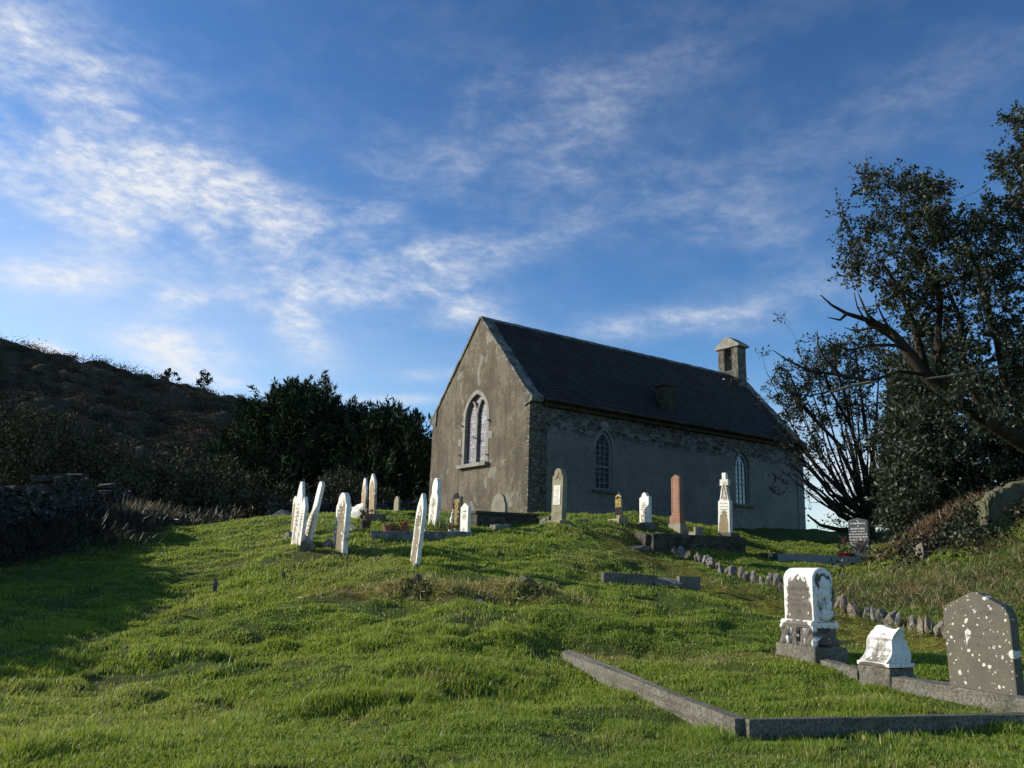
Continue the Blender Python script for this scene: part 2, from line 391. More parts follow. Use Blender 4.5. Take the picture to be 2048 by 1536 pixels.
M_palebark = mat('pale_bark', two((.14, .12, .09), (.22, .20, .15), 3, c3=(.09, .08, .06), bs=.6), .9, .15)
M_hill = mat('heather_slope', two((.078, .056, .038), (.060, .060, .032), .12, c3=(.115, .072, .050), bs=1, bd=.4, s2=1.2), .95, .05)

def f_gable(q, b):
    c = q.coord(); x, y, z = q.xyz(c)
    n1 = q.noise(c, .8, 6, .6, .4); n2 = q.noise(c, 5, 7, .68); n3 = q.noise(c, 15, 6, .75); vs = q.noise(q.mapping(c, (3.0, 3.0, .35)), 1.6, 5, .6)
    col = q.mix(q.step(n1, .35, .66), (.125, .103, .074), (.225, .190, .138))
    col = q.mix(q.m('MULTIPLY', q.step(vs, .49, .64), .65), col, (.085, .074, .058))
    col = q.mix(q.m('MULTIPLY', q.step(n2, .50, .62), .60), col, (.105, .086, .062))
    col = q.mix(q.m('MULTIPLY', q.step(n3, .52, .66), .55), col, (.31, .270, .205))
    col = q.mix(q.m('MULTIPLY', q.step(n3, .46, .34), .55), col, (.085, .070, .050))
    # patches where the render has flaked to pale lime, mostly near the gable top
    hi = q.step(z, 4.2, 8.2)
    pl = q.step(q.m('ADD', q.noise(q.mapping(c, (1, 1, .55)), 1.35, 6, .62, .6), q.m('MULTIPLY', hi, .075)), .59, .66)
    col = q.mix(q.m('MULTIPLY', pl, .75), col, (.31, .285, .235))
    # bare rubble along the foot and the right hand corner
    foot = q.m('MAXIMUM', q.step(q.m('ADD', z, q.m('MULTIPLY', n2, 1.0)), 1.15, .75), q.step(q.m('MULTIPLY_ADD', n2, 1.5, y), .95, .80))
    v = q.voro(q.mapping(c, (1, 1, 1.7)), 3.6); vd = q.voro(q.mapping(c, (1, 1, 1.7)), 3.6, feature='DISTANCE_TO_EDGE')
    st = q.mix(q.xyz(v.outputs['Color'])[0], (.15, .128, .092), (.29, .255, .195)); st = q.mix(q.m('MULTIPLY', q.step(n3, .5, .62), .5), st, (.12, .10, .075))
    st = q.mix(q.m('MULTIPLY', q.step(vd.outputs['Distance'], .07, .02), .6), st, (.11, .093, .068))
    col = q.mix(foot, col, st)
    h = q.m('ADD', q.m('MULTIPLY', n2, .6), q.m('ADD', n3, q.m('MULTIPLY', pl, .35)))
    h = q.m('ADD', h, q.m('MULTIPLY', foot, q.step(vd.outputs['Distance'], 0, .12)))
    bump(q, b, h, 1.0, .06); return col
M_gable = mat('lime_render_gable', f_gable, .95, .1)
def f_side(q, b):
    c = q.coord(); x, y, z = q.xyz(c)
    n1 = q.noise(c, .7, 6, .6, .5); n2 = q.noise(c, 4.5, 7, .68); n3 = q.noise(c, 15, 6, .75)
    col = q.mix(q.step(n1, .3, .7), (.165, .155, .140), (.225, .212, .190))
    col = q.mix(q.m('MULTIPLY', q.step(n2, .50, .64), .55), col, (.105, .10, .088)); col = q.mix(q.m('MULTIPLY', q.step(n3, .52, .68), .5), col, (.30, .285, .255)); col = q.mix(q.m('MULTIPLY', q.step(n3, .45, .33), .5), col, (.075, .07, .06))
    v = q.voro(q.mapping(c, (1, 1, 2.6)), 2.6); vd = q.voro(q.mapping(c, (1, 1, 2.6)), 2.6, feature='DISTANCE_TO_EDGE')
    stn = q.mix(v.outputs['Color'], (.030, .028, .024), (.12, .108, .088))
    band = q.m('MULTIPLY', q.step(z, 3.30, 3.75), q.step(q.noise(q.mapping(c, (1, 1, 2.2)), 1.7, 7, .7), .47, .52))
    band = q.m('MAXIMUM', band, q.m('MULTIPLY', q.step(z, 3.95, 4.25), .8))
    pil = q.step(x, .86, .84)
    ex = q.m('MAXIMUM', band, pil)
    col = q.mix(q.m('MULTIPLY', ex, q.step(vd.outputs['Distance'], .02, .06)), col, stn)
    h = q.m('ADD', q.m('MULTIPLY', n2, .7), q.m('MULTIPLY_ADD', n3, .6, q.m('MULTIPLY', ex, -.6)))
    bump(q, b, h, 1.0, .05); return col
M_side = mat('grey_render_wall', f_side, .95, .1)
def f_slate(q, b):
    c = q.coord(); n1 = q.noise(c, 1.2, 5, .6); n2 = q.noise(c, 14, 5, .6)
    br = q.n('ShaderNodeTexBrick'); u = q.xyz(c)
    q.put(br.inputs['Vector'], q.comb(u[0], q.m('MULTIPLY', u[2], 1.365), 0.0))
    for k, v in (('Color1', (.027, .021, .017, 1)), ('Color2', (.038, .030, .025, 1)), ('Mortar', (.010, .009, .008, 1))): br.inputs[k].default_value = v
    br.inputs['Scale'].default_value = 1; br.inputs['Mortar Size'].default_value = .006; br.inputs['Brick Width'].default_value = .30; br.inputs['Row Height'].default_value = .2
    col = q.mix(q.m('MULTIPLY', q.step(n1, .45, .7), .5), br.outputs[0], (.060, .052, .045))
    col = q.mix(q.m('MULTIPLY', q.step(n2, .64, .74), .5), col, (.11, .11, .10))
    n4 = q.noise(q.mapping(c, (.6, .6, .6)), 1.1, 5, .65); col = q.mix(q.m('MULTIPLY', q.step(n4, .52, .68), .55), col, (.040, .042, .022)); col = q.mix(q.m('MULTIPLY', q.step(n4, .46, .34), .5), col, (.020, .016, .014))
    bump(q, b, q.m('ADD', n2, br.outputs[1]), .4, .01); return col
M_slate = mat('welsh_slate', f_slate, .7, .3)
M_coping = mat('coping_stone', two((.085, .08, .066), (.21, .20, .165), 2.6, c3=(.03, .03, .026), bs=.7, bd=.02, s2=9), .9, .15)
M_trim = mat('dressed_limestone', two((.21, .20, .165), (.30, .285, .24), 3, c3=(.15, .13, .10), bs=.4), .85, .2)
M_gutter = mat('mossy_cornice', two((.035, .03, .022), (.075, .062, .04), 2.5, c3=(.06, .065, .03), bs=.8, bd=.02, s2=18), .9, .1)
M_rubble = mat('rubble_masonry', two((.075, .07, .056), (.165, .155, .125), 5, c3=(.045, .042, .036), bs=.9, bd=.03, s2=16), .9, .15)
M_darkrubble = mat('dark_mossy_rubble', two((.045, .04, .032), (.10, .09, .07), 5, c3=(.025, .024, .02), bs=.9, bd=.03, s2=16), .9, .15)
M_paint = mat('weathered_white_paint', two((.17, .185, .19), (.25, .265, .265), 6, c3=(.11, .12, .12), bs=.2), .6, .4)
def f_glass(q, b):
    q.put(b.inputs['Base Color'], (.03, .035, .04, 1)); b.inputs['Roughness'].default_value = .06; b.inputs['Specular IOR Level'].default_value = .8
    c = q.coord(); bump(q, b, q.noise(c, 5, 2), .15, .02)
M_glass = mat('dark_window_glass', f_glass)
def f_stained(q, b):
    c = q.coord(); x, y, z = q.xyz(c)
    v = q.voro(q.mapping(c, (1, 1, .8)), 9.0, .6); e = q.voro(q.mapping(c, (1, 1, .8)), 9.0, .6, 'DISTANCE_TO_EDGE')
    r_ = q.xyz(v.outputs['Color'])
    cr = q.n('ShaderNodeValToRGB'); el = cr.color_ramp; el.interpolation = 'CONSTANT'
    cols = [(.012, .018, .035), (.15, .045, .045), (.012, .03, .03), (.17, .15, .18), (.02, .02, .03), (.14, .06, .075), (.04, .05, .09), (.20, .18, .20)]
    el.elements[0].color = (*cols[0], 1); el.elements[1].position = .125; el.elements[1].color = (*cols[1], 1)
    for i in range(2, 8):
        k = el.elements.new(i / 8); k.color = (*cols[i], 1)
    q.put(cr.inputs[0], r_[0])
    col = q.mix(q.step(e.outputs['Distance'], .09, .05), cr.outputs[0], (.20, .19, .21))
    rows = q.m('PINGPONG', q.m('ADD', z, .03), .27)
    col = q.mix(q.step(rows, .020, .012), col, (.30, .28, .30))
    return col
M_stained = mat('stained_glass', f_stained, .35, .5)
M_iron = mat('rusty_iron', two((.02, .015, .012), (.06, .035, .022), 20), .8, .3)

def f_lichen(stone, stone2, white, k_edge, k_top, thr, k_noise=.75, soft=.05, vsc=9, letters=False):
    """weathered stone: pale lichen crust towards the edges and the top, bare stone in the middle"""
    def fn(q, b):
        gcoord = q.coord('Generated'); c = q.coord(); x, y, z = q.xyz(gcoord)
        n1 = q.noise(c, 5, 7, .65, .3); n2 = q.noise(c, 26, 5, .65); vs = q.noise(q.mapping(c, (9, 9, 1.6)), 1.6, 5, .6)
        ed = q.m('ABSOLUTE', q.m('MULTIPLY_ADD', x, 2, -1))
        s_ = q.m('MULTIPLY_ADD', q.m('POWER', ed, 2.2), k_edge, q.m('MULTIPLY', q.m('POWER', z, 3), k_top))
        s_ = q.m('MULTIPLY_ADD', q.m('ADD', q.m('MULTIPLY', n1, .5), q.m('MULTIPLY', vs, .5)), k_noise, s_)
        v = q.voro(c, vsc, 1.0)
        s_ = q.m('ADD', s_, q.m('MULTIPLY', q.step(v.outputs['Distance'], .42, .12), .20))
        mk = q.m('POWER', q.step(s_, thr - .06, thr + soft + .05), .8)
        st = q.mix(q.step(n1, .3, .7), stone, stone2); st = q.mix(q.m('MULTIPLY', q.step(n2, .55, .7), .4), st, (.06, .055, .045))
        wh = q.mix(q.step(n2, .35, .75), white, tuple(k * .84 for k in white))
        wh = q.mix(q.m('MULTIPLY', q.step(n1, .50, .72), .55), wh, (.44, .41, .33)); wh = q.mix(q.m('MULTIPLY', q.step(q.noise(c, 13, 6, .7), .54, .66), .55), wh, (.34, .33, .27))
        bump(q, b, q.m('ADD', q.m('MULTIPLY', mk, .5), n2), .45, .012)
        return q.mix(mk, st, wh)
    return fn
WHITE = (.78, .75, .66)
M_whitestone = mat('whitewashed_stone', f_lichen((.26, .22, .155), (.34, .29, .22), WHITE, .22, .34, .56, 1.0, .06), .85, .2)
M_lichbrown = mat('brown_stone_white_lichen', f_lichen((.185, .150, .100), (.255, .205, .140), WHITE, .34, .42, .87, 1.25, .07), .85, .2)
M_lichbrown2 = mat('ochre_stone_white_crust', f_lichen((.26, .19, .11), (.33, .25, .15), WHITE, .26, .60, .95, 1.15, .06), .85, .2)
M_monument = mat('grey_brown_monument', f_lichen((.095, .080, .062), (.145, .122, .098), (.80, .78, .72), .52, .62, .98, 1.15, .03, 14), .8, .25)
M_monbase = mat('monument_base_stone', f_lichen((.115, .098, .080), (.155, .135, .112), (.80, .78, .72), .40, .30, .80, 1.0, .03, 10), .8, .25)
M_drape = mat('white_crusted_drapery', f_lichen((.06, .052, .044), (.10, .088, .072), (.78, .76, .70), .05, .05, .50, 1.0, .03, 16), .8, .25)
M_crossl = mat('celtic_cross_stone', f_lichen((.24, .19, .11), (.30, .23, .13), (.80, .77, .69), .75, 1.2, .86, .7, .04), .85, .2)
def f_spots(q, b):
    c = q.coord(); n1 = q.noise(c, 4, 6, .6); n2 = q.noise(c, 30, 4, .6)
    col = q.mix(n1, (.085, .074, .055), (.180, .156, .118))
    col = q.mix(q.m('MULTIPLY', q.step(n2, .55, .7), .35), col, (.055, .050, .042))
    cl = q.noise(c, 2.6, 2, .5)
    nd_ = q.n('ShaderNodeTexNoise'); q.put(nd_.inputs['Vector'], c); nd_.inputs['Scale'].default_value = 16; nd_.inputs['Detail'].default_value = 5
    vm = q.n('ShaderNodeVectorMath', operation='SCALE'); q.put(vm.inputs[0], nd_.outputs[1]); vm.inputs['Scale'].default_value = .050
    va = q.n('ShaderNodeVectorMath', operation='ADD'); q.put(va.inputs[0], c); q.put(va.inputs[1], vm.outputs[0]); c = va.outputs[0]
    m_ = None
    for sc, th, gate in ((7.5, .27, .47), (15, .25, .45), (30, .22, .47)):
        v = q.voro(q.mapping(c, (1, 0.15, .9), loc=(sc, 1.3, .2)), sc)
        rnd = q.xyz(v.outputs['Color'])[0]
        s_ = q.m('MULTIPLY', q.step(v.outputs['Distance'], q.m('MULTIPLY', rnd, th + .06), q.m('MULTIPLY', rnd, th)), q.step(q.m('ADD', cl, q.m('MULTIPLY', rnd, .10)), gate, gate + .02))
        m_ = s_ if m_ is None else q.m('MAXIMUM', m_, s_)
    bump(q, b, q.m('ADD', n2, m_), .35, .008)
    return q.mix(q.m('MULTIPLY', m_, .92), col, q.mix(q.step(n2, .35, .7), (.76, .73, .62), (.55, .54, .46)))
M_spots = mat('grey_granite_lichen_spots', f_spots, .85, .2)
def f_granite(c1, c2):
    def fn(q, b):
        c = q.coord(); n1 = q.noise(c, 3.5, 5, .6); n2 = q.noise(c, 42, 5, .8); n3 = q.noise(c, 9, 5, .7)
        col = q.mix(q.step(n2, .38, .64), c1, c2); col = q.mix(q.m('MULTIPLY', q.step(n1, .45, .7), .45), col, tuple(k * .5 for k in c1))
        col = q.mix(q.m('MULTIPLY', q.step(n3, .62, .72), .5), col, (.30, .27, .16))
        bump(q, b, q.m('ADD', n2, n3), .7, .015); return col
    return fn
M_kerb = mat('rough_granite_kerb', f_granite((.085, .078, .060), (.24, .222, .175)), .9, .2)
M_kerblite = mat('polished_grey_kerb', f_granite((.22, .23, .24), (.33, .34, .36)), .6, .3)
M_olive = mat('olive_limestone', two((.20, .18, .12), (.30, .27, .18), 6, c3=(.13, .12, .085), bs=.5), .9, .15)
M_greyslab = mat('grey_sandstone', two((.23, .20, .15), (.28, .25, .19), 3, bs=.3), .9, .15)
M_plaque = mat('white_marble_plaque', two((.62, .58, .48), (.72, .68, .58), 8, bs=.1), .5, .3)
M_black = mat('polished_black_granite', two((.016, .015, .014), (.026, .024, .022), 60, bs=.05), .25, .5)
M_blackblue = mat('dark_grey_granite', two((.018, .018, .020), (.028, .029, .031), 60, bs=.05), .35, .5)
M_red = mat('red_sandstone', two((.235, .125, .080), (.30, .165, .11), 5, c3=(.20, .11, .075), bs=.3), .85, .2)
M_gold = mat('gilt_lettering', two((.62, .42, .10), (.70, .50, .16), 20, bs=0), .4, .5)
M_white = mat('white_lettering', two((.78, .76, .70), (.70, .68, .62), 20, bs=0), .6, .3)
M_ink = mat('lead_lettering', two((.10, .095, .085), (.18, .165, .14), 30, bs=0), .8, .2)
M_faint = mat('worn_lettering', two((.22, .20, .17), (.30, .27, .23), 30, bs=0), .8, .2)
M_rock = mat('field_stone', two((.14, .115, .09), (.26, .215, .165), 6, c3=(.085, .085, .05), bs=.8, bd=.02, s2=22), .9, .15)
M_greyrock = mat('grey_field_stone', two((.10, .095, .085), (.22, .21, .185), 5, c3=(.34, .33, .28), bs=.8, bd=.02, s2=14), .9, .15)
M_mossrock = mat('mossy_rock', two((.10, .095, .070), (.105, .105, .050), 2.5, c3=(.055, .06, .03), bs=.8, bd=.03, s2=12), .95, .1)
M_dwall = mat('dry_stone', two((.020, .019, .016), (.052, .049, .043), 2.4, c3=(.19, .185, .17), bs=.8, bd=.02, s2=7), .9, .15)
M_terra = mat('terracotta_pot', two((.24, .085, .055), (.30, .12, .08), 6, bs=.1), .8, .2)
M_dkpot = mat('dark_plastic_pot', two((.035, .022, .02), (.05, .03, .026), 6, bs=.1), .5, .4)
M_redpot = mat('red_plastic_bowl', two((.55, .025, .015), (.60, .035, .02), 6, bs=.05), .35, .5)
M_beige = mat('beige_stone_bowl', two((.45, .38, .27), (.55, .47, .35), 8, bs=.2), .8, .2)
M_teal = mat('pale_teal_pot', two((.30, .50, .45), (.38, .56, .50), 8, bs=.1), .5, .4)
M_wood = mat('weathered_post', two((.09, .08, .065), (.17, .155, .13), 4, bs=.8), .9, .1)
M_gravel = mat('grave_gravel', two((.30, .28, .25), (.45, .43, .39), 60, c3=(.15, .14, .13), bs=1, bd=.02, s2=90), .9, .2)

# ------------------------------------------------------------------ ground sheet
def build_ground():
    th = np.concatenate([np.linspace(-179, -58, 40), np.linspace(-56, 56, 430), np.linspace(58, 181, 40)])
    rr = np.concatenate([[.02, .8, 1.6, 2.4, 3.0], np.geomspace(3.4, 48, 430), np.geomspace(50, 1500, 40)])
    T, Rr = np.meshgrid(R(1) * th, rr); x = (Rr * np.sin(T)).ravel(); y = (Rr * np.cos(T)).ravel()
    z = gz(x, y); mo, dr = masks(x, y)
    # keep the turf below the church floor
    nr, nt = T.shape; i = np.arange(nr - 1)[:, None] * nt + np.arange(nt - 1)[None]
    q = np.stack([i, i + 1, i + 1 + nt, i + nt], -1).reshape(-1, 4)[:, ::-1]
    me = mesh_np('ground', np.stack([x, y, z], 1), q.ravel(), np.arange(len(q)) * 4, attrs={'moss': mo, 'dry': dr}, smooth=True)
    tag(link('ground', me, M_ground), 'grassy churchyard slope rising to the chapel', 'ground', kind='structure')
build_ground()

# ------------------------------------------------------------------ distant hillside
SKYL = [(-1500, 800), (-900, 690), (-500, 640), (-200, 655), (0, 688), (60, 699), (130, 719), (200, 737), (260, 754), (330, 768), (400, 783), (470, 798), (560, 818), (700, 836), (860, 876), (1000, 935), (1100, 1005), (1200, 1090)]
HA = np.array([azel(u, v) for u, v in SKYL])
def hill_point(az, t):
    """az in degrees (array), t 0 foot .. 1 ridge .. >1 behind"""
    e_s = np.tan(np.interp(az, HA[:, 0], HA[:, 1]) * R(1)); d = 46 + 95 * t
    zr = e_s * 141; tt = np.clip(t, 0, 1)
    z = CAMZ + np.where(t <= 1, (.012 + (e_s - .012) * (1 - (1 - tt) ** 1.15)) * d, zr - (t - 1) * 60)
    x = d * np.sin(az * R(1)); y = d * np.cos(az * R(1)); return x, y, z
def build_hill():
    a = np.linspace(HA[0, 0], HA[-1, 0], 420); t = np.linspace(-.08, 1.5, 190)
    A, T = np.meshgrid(a, t); x, y, z = hill_point(A.ravel(), T.ravel())
    z = z + (.85 * fbm2(x, y, 8, 4, 3) + .8 * np.abs(fbm2(x, y, 3.2, 3, 4))) * smooth01(T.ravel() / .15)
    nr, nt = A.shape; i = np.arange(nr - 1)[:, None] * nt + np.arange(nt - 1)[None]
    q = np.stack([i, i + 1, i + 1 + nt, i + nt], -1).reshape(-1, 4)
    me = mesh_np('hillside', np.stack([x, y, z], 1), q.ravel(), np.arange(len(q)) * 4, smooth=True)
    tag(link('hillside', me, M_hill), 'dark heather hillside rising behind the churchyard', 'hill', kind='structure')
    # low scrub of heather and gorse: leaf tufts gathered in clumps
    nc = 5200; ca = rng.uniform(HA[1, 0] + 10, HA[-3, 0], nc); ct = rng.random(nc) ** 1.1 * 1.0
    cs = rng.uniform(.4, 1.35, nc) * (1 + .4 * (rng.random(nc) > .85)); n = 60
    cx, cy, cz = hill_point(ca, ct)
    cz = cz + .85 * fbm2(cx, cy, 8, 4, 3) + .35
    off = rng.normal(0, .42, (nc, n, 3)); off[..., 2] = np.abs(off[..., 2]) * .9
    P = np.stack([cx, cy, cz], 1)[:, None] + off * cs[:, None, None]
    pal = np.array([(.048, .050, .028), (.080, .052, .038), (.060, .060, .032), (.105, .062, .046), (.040, .042, .028)])
    col = pal[rng.integers(0, 5, nc)][:, None] * rng.uniform(.35, 1.25, (nc, 1, 1)) * rng.uniform(.85, 1.15, (nc, n, 1))
    me = leaf_mesh('gorse_scrub', P.reshape(-1, 3), np.repeat(cs, n) ** .5 * .115, 1.7, col.reshape(-1, 3))
    tag(link('gorse_scrub', me, M_scrub), 'brown and dark green heather and gorse covering the hill', 'scrub', kind='stuff')

def leaf_mesh(name, P, size, elong, col, axis=None, spread=1.0):
    """diamond leaves at P; axis: preferred direction of the leaf's length"""
    n = len(P); size = np.broadcast_to(size, (n,)).reshape(n, 1)
    a = rng.normal(size=(n, 3)) * spread
    if axis is not None: a = a + axis
    a /= np.linalg.norm(a, axis=1, keepdims=True) + 1e-9
    b = np.cross(a, rng.normal(size=(n, 3))); b /= np.linalg.norm(b, axis=1, keepdims=True) + 1e-9
    L = a * size * elong; Wd = b * size * .5
    V = np.stack([P, P + L * .45 + Wd, P + L, P + L * .45 - Wd], 1)
    return quads_mesh(name, V, {'tint': np.repeat(col, 4, axis=0)})
build_hill()

# ------------------------------------------------------------------ church (local x along the nave, y across the gable, z up from the ground at the near corner)
def gothic(cx, half, z0, zs, za, n=9):
    """pointed opening: sill z0, springing zs, apex za"""
    h = za - zs; rad = (half * half + h * h) / (2 * half); pts = [(cx - half, z0), (cx + half, z0)]
    # right arc: centre at (cx + half - rad, zs)
    a1 = math.atan2(h, -(half - rad)); 
    for i in range(n + 1):
        t = a1 * i / n; pts.append((cx + half - rad + rad * math.cos(t), zs + rad * math.sin(t)))
    for i in range(n - 1, -1, -1):
        t = a1 * i / n; pts.append((cx - half + rad - rad * math.cos(t), zs + rad * math.sin(t)))
    return pts
def strip(loop_out, loop_in, y0, y1, mb):
    """frame between two open outlines of equal length"""
    n = len(loop_out)
    vs = [(a, y0, b) for a, b in loop_out] + [(a, y0, b) for a, b in loop_in] + [(a, y1, b) for a, b in loop_out] + [(a, y1, b) for a, b in loop_in]
    fs = []
    for i in range(n):
        j = (i + 1) % n
        fs += [(i, j, j + n, i + n), (i + 2 * n, i + 3 * n, j + 3 * n, j + 2 * n), (i, i + 2 * n, j + 2 * n, j), (i + n, j + n, j + 3 * n, i + 3 * n)]
    return mb.add(vs, fs)

EV = 4.74; CW = 7.2; CL = 16.76; HR = 3.94
church = empty('church', (BX, BY, BZ - EV), Matrix.Rotation(R(90 - CH_H), 4, 'Z'), 'small grey stone church with a dark slate roof on top of the grassy rise', 'church')
# plane frames: gable plate lives in local (y,z): map prism x->-? use matrices
MG = Matrix(((0, 1, 0, 0), (1, 0, 0, 0), (0, 0, 1, 0), (0, 0, 0, 1)))        # (u, w, z) -> x=w, y=u
# --- east gable
GC, GH, GO = 3.70, .80, .98
gin = gothic(GC, GH + .02, EV - 2.27, EV - .34, EV + .66)
gout = gothic(GC, GO, EV - 2.27, EV - .36, EV + .82)
outer = [(0, -.9), (CW, -.9), (CW, EV - .02), (CW / 2, EV + HR - .10), (0, EV - .02)]
mb = MB(); mb.holed(outer, [gout], 0, .55, MG)
gable = mb.build('gable_wall', M_gable, church)
# sloping foot (slight batter on the north-east edge as on the old wall)
mb = MB(); mb.add([(.03, CW - .01, -.9), (.03, CW + .16, -.9), (.03, CW + .01, EV - .1), (.03, CW - .01, EV - .1), (.55, CW - .01, -.9), (.55, CW + .16, -.9), (.55, CW + .01, EV - .1), (.55, CW - .01, EV - .1)],
              [(0, 1, 2, 3), (7, 6, 5, 4), (0, 4, 5, 1), (1, 5, 6, 2), (2, 6, 7, 3)])
mb.build('corner_batter', M_gable, church)
# --- near long wall with two openings
W1, W2, WH = 3.82, 12.26, .47
def side_open(cx, ex=0): return gothic(cx, WH + ex, EV - 3.28, EV - 1.58, EV - .86 + ex)
mb = MB(); mb.holed([(.56, -.9), (CL - .5, -.9), (CL - .5, EV - .02), (.56, EV - .02)], [side_open(W1), side_open(W2)], .06, .6)
mb.build('long_wall', M_side, church)
mb = MB(); mb.box(.552, .86, -.02, .058, -.9, EV - .1); mb.build('corner_buttress', M_side, church, bevel=.015)
mb = MB(); mb.box(.56, CL - .5, CW - .6, CW - .05, -.9, EV - .02); mb.build('long_wall', M_side, church)
mb = MB(); mb.prism([(0.02, -.9), (CW - .02, -.9), (CW - .02, EV - .02), (CW / 2, EV + HR - .1), (0.02, EV - .02)], CL - .5, CL, MG); mb.build('gable_wall', M_side, church)
# --- roof: rows of slates on both slopes
def roof_rows(side, mb):
    n = 27; pitch = math.atan2(HR, CW / 2); Ls = math.hypot(HR, CW / 2) + .22
    sp = np.array([math.cos(pitch), math.sin(pitch)])
    x0, x1 = .42, CL - .34
    for i in range(n):
        a = i * Ls / n - .22; b = min(a + Ls / n + .05, Ls - .22)
        nrm = np.array([-sp[1], sp[0]])
        # lower edge lifted so each row overlaps the one below
        A = sp * a + nrm * .045; B = sp * b + nrm * .012; A2 = sp * a + nrm * .018
        cols = int((x1 - x0) / .6)
        xs = np.linspace(x0, x1, cols + 1)
        for k in range(cols):
            j = rng.uniform(-.007, .007); j2 = rng.uniform(-.004, .006); xa, xb = xs[k] + .002, xs[k + 1] - .002
            pa, pb, pc = A + sp * j + nrm * j2, B + nrm * j2 * .2, A2 + sp * j
            vs = [(xa, pa[0], EV + pa[1]), (xb, pa[0], EV + pa[1]), (xb, pb[0], EV + pb[1]), (xa, pb[0], EV + pb[1]), (xa, pc[0], EV + pc[1]), (xb, pc[0], EV + pc[1])]
            if side: vs = [(x_, CW - y_, z_) for x_, y_, z_ in vs]
            mb.add(vs, [(0, 1, 2, 3), (4, 5, 1, 0)])
mb = MB(); roof_rows(0, mb); roof_rows(1, mb)
for sgn in (0, 1):
    y_ = lambda v: CW - v if sgn else v
    mb.add([(.45, y_(-.05), EV - .05), (CL - .36, y_(-.05), EV - .05), (CL - .36, y_(CW / 2), EV + HR - .03), (.45, y_(CW / 2), EV + HR - .03)], [(0, 1, 2, 3)])
roof = mb.build('roof', M_slate, church, recalc=False)
mb = MB()
for k in range(26):
    xa = .5 + k * (CL - 1.5) / 26; xb = xa + (CL - 1.5) / 26 - .012; dz = random.uniform(-.008, .012)
    mb.add([(xa, CW / 2 - .15, EV + HR - .10 + dz), (xb, CW / 2 - .15, EV + HR - .10 + dz), (xb, CW / 2, EV + HR + .065 + dz), (xa, CW / 2, EV + HR + .065 + dz), (xb, CW / 2 + .15, EV + HR - .10 + dz), (xa, CW / 2 + .15, EV + HR - .10 + dz)],
           [(0, 1, 2, 3), (3, 2, 4, 5), (0, 3, 5), (1, 4, 2)])
mb.build('ridge_tiles', M_coping, roof)
# --- coping slabs up both gable slopes
def copings(x0, x1, name, broken):
    mb = MB(); pitch = math.atan2(HR, CW / 2); Ls = math.hypot(HR, CW / 2)
    for side in (0, 1):
        s_ = 0.0
        while s_ < Ls - .02:
            l_ = min(random.uniform(.38, .75), Ls - s_)
            dz = random.uniform(-.012, .018); dx = random.uniform(-.02, .02); rt = random.uniform(-.0, .05) if broken else 0
            pr = []
            for (ss, nn) in ((s_ + .006, -.02), (s_ + l_ - .006, -.02), (s_ + l_ - .006, .075 + dz), (s_ + .006, .075 + dz)):
                pr.append((math.cos(pitch) * ss - math.sin(pitch) * nn, EV + math.sin(pitch) * ss + math.cos(pitch) * nn))
            if side: pr = [(CW - a, b) for a, b in pr]
            mb.prism(pr, x0 + dx * .4, x1 + dx - rt, MG); s_ += l_
    return mb.build(name, M_coping, church, bevel=.012)
copings(-.05, .50, 'coping', True); copings(CL - .46, CL + .05, 'coping', False)
# kneelers at the foot of the slopes
for xk in (-.055, CL - .47):
    for s in (0, 1):
        mb = MB(); pr = [(-.20, EV - .20), (.32, EV - .36), (.40, EV + .32), (.22, EV + .30), (-.20, EV + .03)]
        if s: pr = [(CW - a, b) for a, b in pr]
        mb.prism(pr, xk, xk + .56, MG); mb.build('kneeler', M_coping, church, bevel=.015)
# eaves cornice and gutter
for s in (0, 1):
    mb = MB(); f_ = (lambda a: CW - a) if s else (lambda a: a)
    ya, yb = sorted((f_(-.12), f_(.10))); mb.box(.62, CL - .48, ya, yb, EV - .30, EV - .16)
    ya, yb = sorted((f_(-.22), f_(.06))); mb.box(.60, CL - .47, ya, yb, EV - .155, EV - .03)
    ya = f_(-.30); pts = [(.6 + (CL - 1.1) * i / 30, ya, EV - .075 + .012 * math.sin(i * 1.7)) for i in range(31)]
    mb.tube(pts, [.065] * 31, 8); mb.build('eaves_gutter', M_gutter, church, bevel=.01)
# --- bellcote on the west gable
yc = CW / 2; z0 = EV + HR - .75
bx0, bx1 = CL - 1.08, CL - .42
bell = MB()
pl = [(yc - .66, z0), (yc - .25, z0), (yc - .25, EV + HR + 1.42), (yc - .66, EV + HR + 1.42)]
bell.prism(pl, bx0, bx1, MG); bell.prism([(2 * yc - a, b) for a, b in pl], bx0, bx1, MG)
bell.prism([(yc - .248, z0), (yc + .248, z0), (yc + .248, EV + HR + .22), (yc - .248, EV + HR + .22)], bx0 + .01, bx1 - .01, MG)
bc = bell.build('bellcote', M_rubble, church, bevel=.02, cuts=3, rough=.02)
cap = MB(); cap.prism([(yc - .82, EV + HR + 1.425), (yc + .82, EV + HR + 1.425), (yc + .82, EV + HR + 1.53), (yc + .12, EV + HR + 2.02), (yc - .12, EV + HR + 2.02), (yc - .82, EV + HR + 1.53)], bx0 - .10, bx1 + .10, MG)
cap.build('cap_stone', M_trim, bc, bevel=.02, cuts=2, rough=.012)
mb = MB(); mb.lathe([(.15, .0), (.135, .04), (.10, .16), (.075, .25), (.02, .29)], 16, Matrix.Translation((CL - .75, yc, EV + HR + .86)))
mb.tube([(CL - .75, yc - .24, EV + HR + 1.17), (CL - .75, yc + .24, EV + HR + 1.17)], [.03, .03], 6); mb.build('bell', M_iron, bc, smooth=True)
